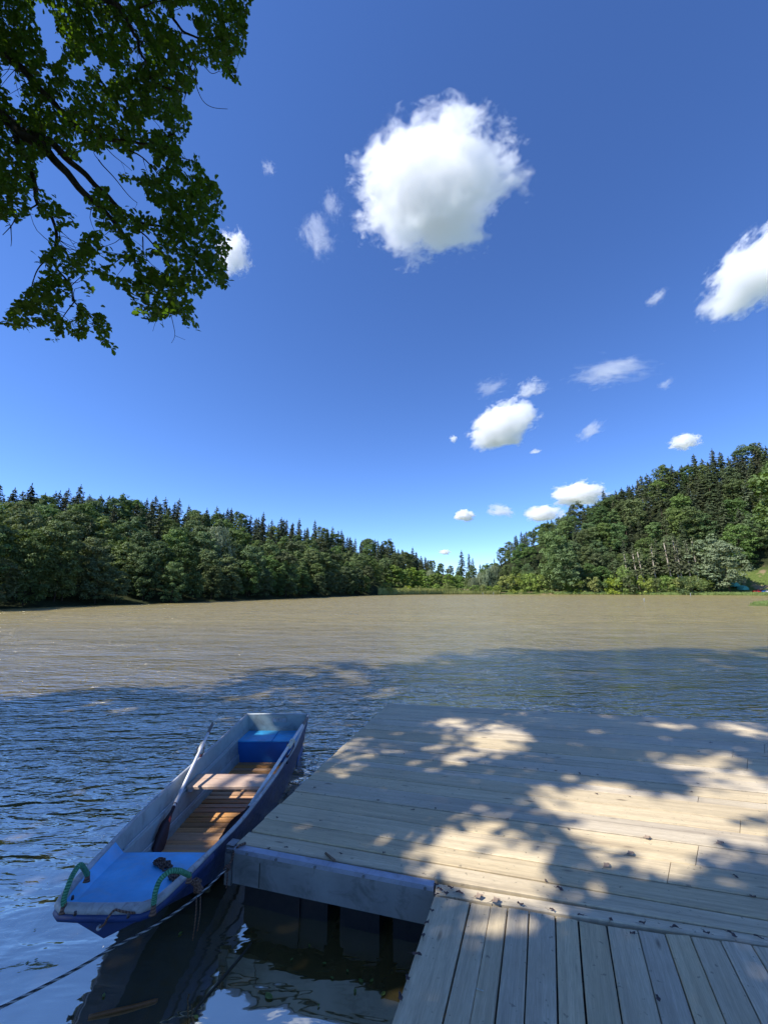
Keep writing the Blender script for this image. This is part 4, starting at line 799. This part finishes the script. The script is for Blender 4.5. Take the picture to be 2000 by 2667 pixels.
def willow_mesh(H, rw, seed, size=.42, n_str=300, base=.06):
    r = np.random.default_rng(seed); P_, N_, D_ = [], [], []
    for i in range(n_str):
        a = r.uniform(0, 2*math.pi); z = H*(.25+.73*r.random()**.7); rr_ = rw*math.sin(math.pi*min(1, .18+.8*z/H*.95))**.6*r.uniform(.3, 1); n = r.integers(14, 30); s = np.linspace(0, 1, n); Ld = r.uniform(.12, .34)*H
        out = rr_*(1+.12*s); P_.append(np.stack([np.cos(a)*out+r.normal(size=n)*.16, np.sin(a)*out+r.normal(size=n)*.16, np.maximum(z-Ld*s**1.3, base*H*r.random(n))+r.normal(size=n)*.1], 1))
        D_.append(np.stack([np.cos(a)*.4+r.normal(size=n)*.4, np.sin(a)*.4+r.normal(size=n)*.4, -1+0*s], 1)); N_.append(np.stack([np.cos(a)+r.normal(size=n)*.4, np.sin(a)+r.normal(size=n)*.4, .6+0*s], 1))
    P_, N_, D_ = map(np.concatenate, (P_, N_, D_)); return cards_mesh('crown', cards(P_, N_, r.uniform(.7, 1.3, len(P_))*size, .38, D_), 4)
def shrub_mesh(H, rw, seed, size=.22, n=26, per=70):
    return broad_mesh(H, rw, .0, n, per, size, seed, .9)
BRD = [broad_mesh(12, 4.1, .3+.6*(i % 2), 92, 92, .40, 20+i) for i in range(5)]
BRB = broad_mesh(12, 3.7, 3.4, 90, 110, .34, 77)
BRT = [trunk_mesh(12, .17, 30+i) for i in range(3)]
SPR = [spruce_mesh(16, 3.1+.35*i, 1.0, 40+i, .58, 1.15) for i in range(4)]
SPT = [trunk_mesh(16, .16, 50+i, 0, .006, .97) for i in range(2)]
PIN = [spruce_mesh(17, 3.6, 6.0, 60+i, .62, 1.0, .5) for i in range(3)]
PIT = [trunk_mesh(17, .19, 70+i, 7, .012, .93, .35, .12) for i in range(2)]
WIL = [willow_mesh(10, 3.8, 80+i) for i in range(3)]
SHRUBS = [shrub_mesh(3, 2.2, 90+i, .26) for i in range(4)]
SST = [trunk_mesh(3, .05, 95, 5, .05, .8, .1, .4)]
FAR = [broad_mesh(12, 4.0, 1.0, 58, 75, .50, 120+i) for i in range(3)]
protos = {}
def plant(name, crown, trunk, cm, tm, x, y, z, sc_, rz, label, cat, group=None, sz_=1.0):
    """a tree: an empty at its foot with crown and trunk; the meshes are shared between the trees of one build"""
    root = empty(name, (x, y, z), rz); root.scale = (sc_, sc_, sc_*sz_); tag(root, label, cat, group)
    key = (crown.name, cm.name, trunk.name, tm.name)
    if key not in protos:
        c_ = crown.copy() if crown.users or crown.materials else crown; c_.materials.clear(); c_.materials.append(cm)
        t_ = trunk.copy() if trunk.users or trunk.materials else trunk; t_.materials.clear(); t_.materials.append(tm); protos[key] = (c_, t_)
    for nm, me_ in zip(('crown', 'trunk'), protos[key]):
        o = bpy.data.objects.new(nm, me_); COL.objects.link(o); o.parent = root
    return root
def polar(px, extra):                            # ground spot behind the shore, seen in pixel column px
    d = ray(px, 1540); az = math.atan2(d.x, d.y); r_ = float(rshore(az))+extra; return r_*math.sin(az), r_*math.cos(az), r_
def gz(x, y): return float(ground_z(np.array([x]), np.array([y]))[0])
cnt = {}
def wood(px, extra, kind, hgt, side):
    x, y, r_ = polar(px, extra); z = gz(x, y)-.15; rz = rnd.uniform(0, 6.28); cnt[kind] = cnt.get(kind, 0)+1
    lv = 'at the foot of' if extra < (12 if side < 0 else 36) else ('halfway up' if extra < (58 if side < 0 else 92) else 'on the skyline of')
    zn = ('left third', 'middle', 'right end')[0 if px < 330 else (1 if px < 680 else 2)] if side < 0 else ('left end', 'middle', 'right part')[0 if px < 1500 else (1 if px < 1750 else 2)]
    where = lv+' the '+('left' if side < 0 else 'right')+' hillside, '+zn if side else 'at the far end of the lake'
    if kind == 'broad': plant('broadleaf_tree', rnd.choice(BRD), rnd.choice(BRT), M['broad'], M['bark'], x, y, z, hgt/12*rnd.uniform(.9, 1.1), rz, 'rounded dark green broadleaf tree '+where, 'broadleaf tree', 'broadleaf trees '+where, rnd.uniform(.92, 1.15))
    elif kind == 'spruce': plant('spruce_tree', rnd.choice(SPR), rnd.choice(SPT), M['spruce'], M['barkbrown'], x, y, z, hgt/16*rnd.uniform(.85, 1.15), rz, 'dark pointed spruce '+where, 'spruce tree', 'spruces '+where, rnd.uniform(.95, 1.15))
    else: plant('pine_tree', rnd.choice(PIN), rnd.choice(PIT), M['pine'], M['barkbrown'], x, y, z, hgt/17*rnd.uniform(.88, 1.12), rz, 'tall conifer with a bare brown trunk '+where, 'pine tree', 'tall conifers '+where, rnd.uniform(.95, 1.1))
def row(px0, px1, extra, spacing, hgt, mix, side, jit=2.2):
    px = px0+rnd.uniform(0, 10)
    while px < px1:
        x, y, r_ = polar(px, extra); k = rnd.random(); kind = 'broad' if k < mix[0] else ('spruce' if k < mix[0]+mix[1] else 'pine')
        wood(px, extra+rnd.uniform(-jit, jit), kind, hgt(px)*rnd.uniform(.80, 1.10), side)
        d = ray(px, 1540); px += spacing*rnd.uniform(.75, 1.25)*F/r_*math.hypot(d.x, d.y)*abs(math.cos(math.atan2(d.x, d.y)))*.98/ max(.5, (d.y*d.y)/(d.x*d.x+d.y*d.y))**.5*1.0
HL = lambda k: (lambda px: float(np.interp(px, [0, 500, 1000], [10.6, 11.4, 12.4]))*k)
for ex, spc, k, mix in ((1.6, 4.0, .62, (1, 0, 0)), (5.5, 4.8, .92, (1, 0, 0)), (13, 5.2, 1.0, (.92, .05, .03)), (22, 5.4, 1.0, (.75, .15, .1)), (32, 5.6, 1.0, (.55, .3, .15)), (43, 5.6, 1.0, (.4, .4, .2)), (54, 5.0, 1.0, (.28, .5, .22)), (63, 4.0, 1.0, (.3, .5, .2)), (70, 3.2, 1.02, (.06, .66, .28)), (76, 3.4, 1.06, (.08, .7, .22))):
    row(-90, (1120 if ex > 40 else 1010) if ex > 20 else 965, ex, spc, HL(k), mix, -1)
HR = lambda k: (lambda px: float(np.interp(px, [1240, 1400, 1600, 2000], [10, 13.5, 19.5, 23]))*k)
for ex, spc, k, mix, p0 in ((22, 6.5, .80, (1, 0, 0), 1290), (31, 7, .92, (.85, .1, .05), 1275), (42, 7, .95, (.6, .2, .2), 1262), (56, 7.2, .98, (.5, .25, .25), 1262), (71, 7.2, 1.0, (.4, .3, .3), 1262), (86, 6.5, 1.0, (.3, .4, .3), 1275), (97, 5.2, 1.0, (.35, .4, .25), 1290), (105, 4.6, 1.04, (.12, .55, .33), 1330), (112, 4.6, 1.08, (.1, .6, .3), 1420)):
    row(p0, 1860 if ex < 44 else 2090, ex, spc, HR(k), mix, 1, 3)
# the dip at the far end
for ex, spc, hg, mix in ((60, 7, 7.5, (1, 0, 0)), (85, 7, 8.5, (.9, .1, 0)), (110, 7, 10, (.7, .3, 0))): row(1000, 1275, ex, spc, (lambda px, h=hg: h*float(np.interp(px, [1000, 1110, 1190, 1280], [1.1, 1.0, .85, 1.0]))), mix, 0)
for px, ex, hg in ((1205, 118, 21), (1224, 130, 19), (1234, 118, 16)): wood(px, ex, 'spruce', hg, 0)
# light alders before the dip
r2 = random.Random(5)
for i in range(17):
    px = 1020+i*11.2+r2.uniform(-3, 3); x, y, r_ = polar(px, 10+r2.uniform(0, 12)); h_ = 11.0*float(np.interp(px, [1015, 1040, 1100, 1200, 1212], [1.0, 1.08, .95, .95, .6]))*r2.uniform(.85, 1.08)
    plant('alder_tree', r2.choice(FAR), r2.choice(BRT), M['alder'], M['bark'], x, y, gz(x, y)-.1, h_/12, r2.uniform(0, 6), 'light green young alder behind the reeds at the far end of the lake', 'alder tree', 'light green alders at the far end')
for px, ex, h_ in ((1232, 26, 9), (1252, 30, 12), (1272, 28, 14), (1290, 32, 15)):
    x, y, r_ = polar(px, ex); plant('willow_tree', r2.choice(WIL), r2.choice(BRT), M['willow'], M['bark'], x, y, gz(x, y)-.1, h_/10, r2.uniform(0, 6), 'silvery grey green willow where the right hillside meets the far end of the lake', 'willow tree', 'silvery willows at the far end')
x, y, r_ = polar(1122, 26); plant('willow_tree', WIL[0], BRT[0], M['willow'], M['bark'], x, y, gz(x, y), 1.15, 1, 'single pale silvery willow rising behind the light green alders', 'willow tree')
# round willow bushes on the right foot
def bush(px, ex, h_, wid, mat, label, group, crown=None, cat='shrub', name='shrub'):
    x, y, r_ = polar(px, ex); cr = crown or r2.choice(SHRUBS); root = plant(name, cr, SST[0], mat, M['bark'], x, y, gz(x, y)-.15, 1, r2.uniform(0, 6), label, cat, group)
    root.scale = (wid/2.2, wid/2.2, h_/3.0); return root
for px, h_, wd in ((1316, 9, 4.6), (1345, 10.5, 5.2), (1378, 10, 5), (1405, 9.5, 4.8), (1432, 10, 4.8)): bush(px, 5+r2.uniform(0, 2), h_, wd, M['shrub'], 'broad rounded yellow green willow bush at the foot of the right hillside', 'rounded willow bushes on the right shore', None, 'willow bush', 'willow_bush')
for px, h_ in ((1290, 4.2), (1271, 4.0), (1255, 4.6), (1238, 4.4), (1222, 3.8)): bush(px, 2+r2.uniform(0, 1), h_, 3.2, M['shrub'], 'low bright yellow green bush at the waterline of the far end', 'low bright bushes at the far end')
for px, h_, wd in ((1006, 5.2, 3.4), (1062, 4.2, 2.6), (1090, 4.0, 2.4), (1140, 5.0, 3.2), (1160, 5.2, 3.0), (1178, 4.0, 3)): bush(px, 2.5, h_, wd, M['shrub'], 'bright green bush standing among the reeds', 'bright bushes among the reeds')
bush(1455, 5, 8.5, 4.4, M['broad'], 'dark green tree growing right at the waterline left of the bright bushes', None, BRD[1], 'broadleaf tree', 'broadleaf_tree'); bush(1472, 4, 6.5, 4, M['broad'], 'lower dark tree at the waterline beside a taller dark one', None, BRD[2], 'broadleaf tree', 'broadleaf_tree')
BD = [(1496, 8.5, 4.4), (1520, 7, 4), (1545, 8.5, 4.6), (1570, 7, 4.2), (1596, 8, 4.4), (1622, 13, 5.2), (1640, 12, 5), (1662, 9, 4.4), (1688, 7.5, 4), (1712, 7, 4), (1736, 7.5, 4), (1760, 7, 4), (1784, 8.5, 4), (1806, 8, 4), (1826, 6, 3.2), (1845, 3.2, 2.6)]
for i, (px, h_, wd) in enumerate(BD): bush(px, .8+r2.uniform(0, 4.5), h_, wd, M['shrub'] if i % 3 else M['broadlight'], 'leafy green bush in the hedge along the right shore', 'bushes along the right shore')
for px, h_ in ((1630, 8), (1700, 9), (1745, 8.5), (1790, 7.5), (1835, 7)): bush(px, 15, h_, 4.4, M['broadlight'], 'taller bush in the second row behind the right shore bushes', 'second row of bushes on the right shore')
for px, ex, h_, mt, lab in ((1862, 20, 29, 'willow', 'tall pale grey green willow at the right edge of the wood, standing on the meadow'), (1900, 16, 25, 'willow', 'pale willow right of the tallest pale one, drooping over the meadow'), (1945, 44, 24, 'broadlight', 'tall light green tree behind the parked cars')):
    x, y, r_ = polar(px, ex); plant('willow_tree' if mt == 'willow' else 'broadleaf_tree', BRD[3] if px < 1880 else BRD[1 if px < 1920 else 4], BRT[1], M[mt], M['bark'], x, y, gz(x, y), h_/12*.95, px, lab, 'willow tree' if mt == 'willow' else 'broadleaf tree')
plant('broadleaf_tree', BRB, BRT[1], M['broadlight'], M['bark'], 68, 62.5, gz(68, 62.5)-.2, 2.05, 1.2, 'tall bright leafy tree cut by the right edge of the picture', 'broadleaf tree')
# pale trunks standing free in the shade on the right
for px, lean, h_ in ((1757, 3, 25), (1684, 3.2, 21), (1667, 2.2, 20), (1782, 1.5, 24), (1640, 1.2, 20), (1772, .6, 26), (1800, -1, 24), (1712, .8, 23), (1824, 1, 25)):
    x, y, r_ = polar(px, 18); g_ = gz(x, y); b = MB(); b.tube([(x, y, g_), (x-lean*.5, y, g_+h_*.5), (x-lean*.8, y, g_+h_)], [.46, .34, .18], 7); root = empty('pine_tree', (x, y, g_)); tag(root, 'tall conifer with a pale bare trunk standing at the front edge of the right wood', 'pine tree', 'pale trunked conifers on the right')
    b.build('trunk', M['barkpale'], root, (x, y, g_)); o = bpy.data.objects.new('crown', PIN[0]); COL.objects.link(o); o.parent = root; o.location = (-lean*.4, 0, h_*.1); o.scale = (1.15, 1.15, h_/17*1.0)
    if not PIN[0].materials: PIN[0].materials.append(M['pine'])
# light green tree low on the left shore, and a pale dead-looking one
for px, ex, h_, mt, lab in ((745, 1.0, 12.5, 'broadlight', 'light green slender tree leaning out at the waterline of the left shore'), (560, 16, 17, 'willow', 'pale drooping tree halfway up the left hillside'), (145, 3, 9.5, 'broadlight', 'paler green tree near the left edge at the waterline')):
    x, y, r_ = polar(px, ex); plant('broadleaf_tree', WIL[1] if mt == 'willow' else BRD[4], BRT[2], M[mt], M['bark'], x, y, gz(x, y), h_/(10 if mt == 'willow' else 12)*.8, 2, lab, 'broadleaf tree').scale.x *= .7
print('trees', cnt)
# reeds: uncountable blades along the far shore
PR, NRm, DR = [], [], []
n = 9000; px_ = rng.uniform(985, 1300, n); ex = rng.uniform(-1.6, 2.2, n)
for a, e in zip(px_, ex):
    x, y, r_ = polar(a, e); h_ = rnd.uniform(1.4, 3.0)*(1.15 if a < 1190 else .75); PR.append((x, y, h_*.5)); NRm.append((rnd.gauss(0, .4), -1, .1)); DR.append((rnd.gauss(0, .12), rnd.gauss(0, .12), 1)); 
hz_ = np.array([p[2]*2 for p in PR]); me = cards_mesh('reeds', cards(np.array(PR), np.array(NRm), hz_, .10, np.array(DR)), 4); o = link('reeds', me, M['reed']); tag(o, kind='stuff', label='pale green reeds lining the far shore', cat='reeds')
# shore grass fringe
PR, NRm, DR = [], [], []
for i in range(9000):
    a = rnd.uniform(1440, 2090); x, y, r_ = polar(a, rnd.uniform(-.4, 5)); h_ = rnd.uniform(.5, 1.3); PR.append((x, y, gz(x, y)+h_*.4)); NRm.append((rnd.gauss(0, .6), -1, .3)); DR.append((rnd.gauss(0, .3), rnd.gauss(0, .3), 1))
for i in range(3500):
    x, y = 53.5+rnd.random()**1.3*30, 57.5+rnd.random()*16
    z_ = gz(x, y)
    if z_ < .05: continue
    PR.append((x, y, z_+.08)); NRm.append((rnd.gauss(0, .6), -1, .3)); DR.append((rnd.gauss(0, .4), rnd.gauss(0, .3), 1))
hz_ = np.where(np.arange(len(PR)) < 9000, 1.0, .34)*rng.uniform(.7, 1.2, len(PR)); me = cards_mesh('shore_grass', cards(np.array(PR), np.array(NRm), hz_, .22, np.array(DR)), 4); o = link('shore_grass', me, M['shrub']); tag(o, kind='stuff', label='grass fringe on the right shore', cat='grass')
# cars and tents on the right meadow
def car(px, ex, paint, label, rz):
    x, y, r_ = polar(px, ex); z = gz(x, y)+.12; root = empty('parked_car', (x, y, z), 0); tag(root, label, 'car'); O_ = (0, 0, 0)
    prof = [(-2.1, .35), (-2.12, .8), (-1.9, .95), (-1.35, 1.02), (-.75, 1.45), (.7, 1.48), (1.35, 1.0), (1.95, .88), (2.1, .6), (2.08, .35)]
    b = MB(); rows = [[(px_, s_*wd, h_) for px_, h_ in prof] for s_, wd in ((-1, .80), (-1, .86), (1, .86), (1, .80))]; b.sheet(rows, smooth=False)
    b.face([b.add(p) for p in rows[0]]); b.face([b.add(p) for p in rows[-1][::-1]]); body = b.build('body', plain_mat('car paint '+name_of(paint), paint, .25, .05, 3), root, O_)
    b = MB()
    for s_ in (-1, 1): b.face([b.add(p) for p in ((-1.25, s_*.868, 1.02), (-.72, s_*.862, 1.38), (.62, s_*.862, 1.40), (1.15, s_*.868, 1.02))])
    b.build('side_windows', M['float'], root, O_); b = MB(); b.face([b.add(p) for p in ((.78, -.74, 1.45), (1.36, -.76, 1.03), (1.36, .76, 1.03), (.78, .74, 1.45))]); b.face([b.add(p) for p in ((-.83, -.74, 1.42), (-1.36, -.76, 1.05), (-1.36, .76, 1.05), (-.83, .74, 1.42))][::-1]); b.build('windscreen', M['float'], root, O_)
    for dx in (-1.3, 1.3):
        for s_ in (-1, 1): b = MB(); b.tube([(dx, s_*.70, .32), (dx, s_*.89, .32)], .33, 14); b.build('wheel', M['grip'], root, O_)
    root.rotation_euler = (0, 0, rz); root.scale = (1.12,)*3; return root
def name_of(c): return '%.2f %.2f %.2f' % c
car(1978, 24, (.55, .02, .025), 'small red car parked on the meadow at the right edge', R(-20)); car(1999, 25, (.05, .25, .65), 'blue car parked right of the red one, cut by the picture edge', R(-25)); car(2013, 18, (.6, .62, .62), 'white car in front of the blue one at the picture edge', R(-30))
tm_ = plain_mat('turquoise tent cloth', (.10, .42, .33), .7, .15, 2)
for px, ex, s_, lab in ((1853, 30, 1.5, 'turquoise tent beside the bushes left of the tall willow'), (1912, 30, 1.7, 'turquoise tent half hidden behind the drooping willow'), (1934, 28, 1.6, 'turquoise tent between the willow and the red car')):
    x, y, r_ = polar(px, ex); z = gz(x, y); root = empty('camping_tent', (x, y, z)); tag(root, lab, 'tent'); b = MB(); rows = []
    for a in np.linspace(0, math.pi, 9): rows.append([(s_*1.25*math.cos(a)*(1-.25*abs(t)**2), t*s_*1.2, s_*1.35*math.sin(a)*(1-.22*abs(t)**2)) for t in np.linspace(-1, 1, 7)])
    b.sheet(rows); b.build('canopy', tm_, root); b = MB()
    for e in (-1.21, 1.21): b.face([b.add((s_*1.25*math.cos(a)*.75, e*s_, s_*1.35*math.sin(a)*.78)) for a in np.linspace(0, math.pi, 9)])
    b.build('door_panel', tm_, root)
# small white floats on the lake
for px, py, lab in ((1677, 1568, 'thin white marker float nearest to the viewer on the right part of the lake'), (1798, 1555, 'thin white marker float close to the right shore'), (1257, 1551, 'white marker float at the far shore left of another'), (1285, 1551, 'white marker float at the far shore, the right one of two')):
    p = at(px, py, 0); s_ = p.length/100; b = MB(); b.tube([p+Vector((0, 0, -.1)), p+Vector((0, 0, .55*s_)), p+Vector((.03, 0, .8*s_))], [.07*s_**.5, .06*s_**.5, .03], 8); o = b.build('marker_float', M['rim'], None, tuple(p)); tag(o, lab, 'marker float')

# =================================================================== CLOUDS (volumes)
def cloud(px, py, rx, ryy, seed, label, dens=1.0, thin=0.0, rot=0, dist=None, nscale=2.1, group=None):
    d = ray(px, py); el = max(.04, d.z/d.length); D_ = dist or min(6500, 900/el); c = Vector((0, 0, CAMH))+d.normalized()*D_; t = D_/d.length
    me = bpy.data.meshes.new('cloud'); import bmesh; bm = bmesh.new(); bmesh.ops.create_icosphere(bm, subdivisions=2, radius=1.16); bm.to_mesh(me); bm.free()
    o = bpy.data.objects.new('cloud', me); COL.objects.link(o); tag(o, label, 'cloud', group)
    zf = d.normalized(); xr = zf.cross(Vector((0, 0, 1))).normalized(); yu = xr.cross(zf); mat = Matrix((xr, yu, -zf)).transposed().to_4x4() @ Matrix.Rotation(R(rot), 4, 'Z')
    a, b_ = rx*t/F/1.0, ryy*t/F; o.matrix_world = Matrix.Translation(c) @ mat @ Matrix.Diagonal((a, b_, (a+b_)*.42, 1))
    m = NT('cloud %d' % seed); m.n.remove(m.b); v = m.node('VolumePrincipled'); m.L.new(v.outputs[0], m.out.inputs['Volume']); P = m.tc['Object']
    ln = m.node('VectorMath'); ln.operation = 'LENGTH'; m.L.new(P, ln.inputs[0])
    n1 = m.node('TexNoise'); n1.noise_dimensions = '4D'; n1.inputs['W'].default_value = seed*3.7; n1.inputs['Scale'].default_value = nscale; n1.inputs['Detail'].default_value = 8; n1.inputs['Roughness'].default_value = .66+.04*thin; n1.inputs['Distortion'].default_value = .25+.5*thin; m.L.new(P, n1.inputs['Vector'])
    n2 = m.noise(m.mapping(P, (1, 1, 1), (seed*1.3, 0, 0)), 7.5, 4, .62)
    f = m.math('SUBTRACT', m.math('MULTIPLY_ADD', m.math('MULTIPLY_ADD', m.math('SUBTRACT', n2, .5), .26, n1.outputs[0]), 2.1+.7*thin, -.24-.62*thin), ln.outputs['Value'])
    edge = .16+.2*thin; dn = m.rangef(f, 0, edge, 0, 7.0*dens/(a+b_)*2)
    m.L.new(dn, v.inputs['Density']); v.inputs['Color'].default_value = (1, 1, 1, 1); v.inputs['Anisotropy'].default_value = .25; me.materials.append(m.m); o.visible_shadow = True
    return o
cloud(1130, 502, 234, 170, 19, 'big white cumulus cloud high in the middle of the sky', 1.0)
cloud(1965, 702, 150, 98, 5, 'white cloud cut off by the right edge of the picture', .8, .1, 32)
cloud(608, 660, 52, 62, 8, 'small white cloud touching the right side of the oak leaves', .6, .25)
cloud(826, 618, 62, 74, 12, 'wispy cloud scrap between the oak and the big cloud', .13, .9, 20)
cloud(864, 535, 40, 52, 14, 'faint wisp above the scrap left of the big cloud', .08, 1.0, 10)
cloud(700, 440, 26, 26, 15, 'barely visible wisp right of the oak leaves', .08, .9)
cloud(1310, 1108, 100, 66, 16, 'rounded white cloud in the middle height right of centre', 1.0, .05, 18)
cloud(1596, 968, 128, 54, 18, 'torn wispy cloud above and right of the rounded one', .17, .85, -8)
cloud(1382, 1012, 54, 34, 20, 'small wisp directly above the rounded cloud', .28, .8, 10)
cloud(1278, 1010, 66, 36, 22, 'very faint thread of cloud left of the small wisp', .09, 1.0, 10)
cloud(1537, 1122, 56, 24, 24, 'thin slanting streak of cloud in the lower right sky', .18, .8, 28)
cloud(1708, 775, 38, 22, 26, 'faint fleck of cloud left of the one cut by the edge', .16, .8, 25)
cloud(1783, 1150, 40, 25, 28, 'small white oval cloud just above the right woods', .8, .15)
cloud(1180, 1143, 14, 14, 30, 'tiny cloud fleck left of the rounded cloud', .4, .6)
cloud(1394, 1176, 20, 8, 32, 'tiny flat cloud fleck below the rounded cloud', .3, .5)
cloud(1508, 1286, 72, 38, 34, 'white cloud resting on the treetops of the right hill', 1.2, 0)
cloud(1415, 1338, 50, 26, 36, 'white cloud half hidden behind the treetops left of a larger one', 1.0, 0)
cloud(1210, 1343, 30, 18, 38, 'small bright oval cloud low over the far end of the lake', 1.0, .05)
cloud(1303, 1330, 44, 24, 40, 'thin cloud right of the small bright oval one', .4, .6, -10)
cloud(1158, 1438, 18, 8, 42, 'small cloud peeping over the left ridge near the dip', .8, .1)
cloud(1733, 1000, 28, 18, 44, 'faint fleck of cloud at the far right middle of the sky', .1, .9, 30)
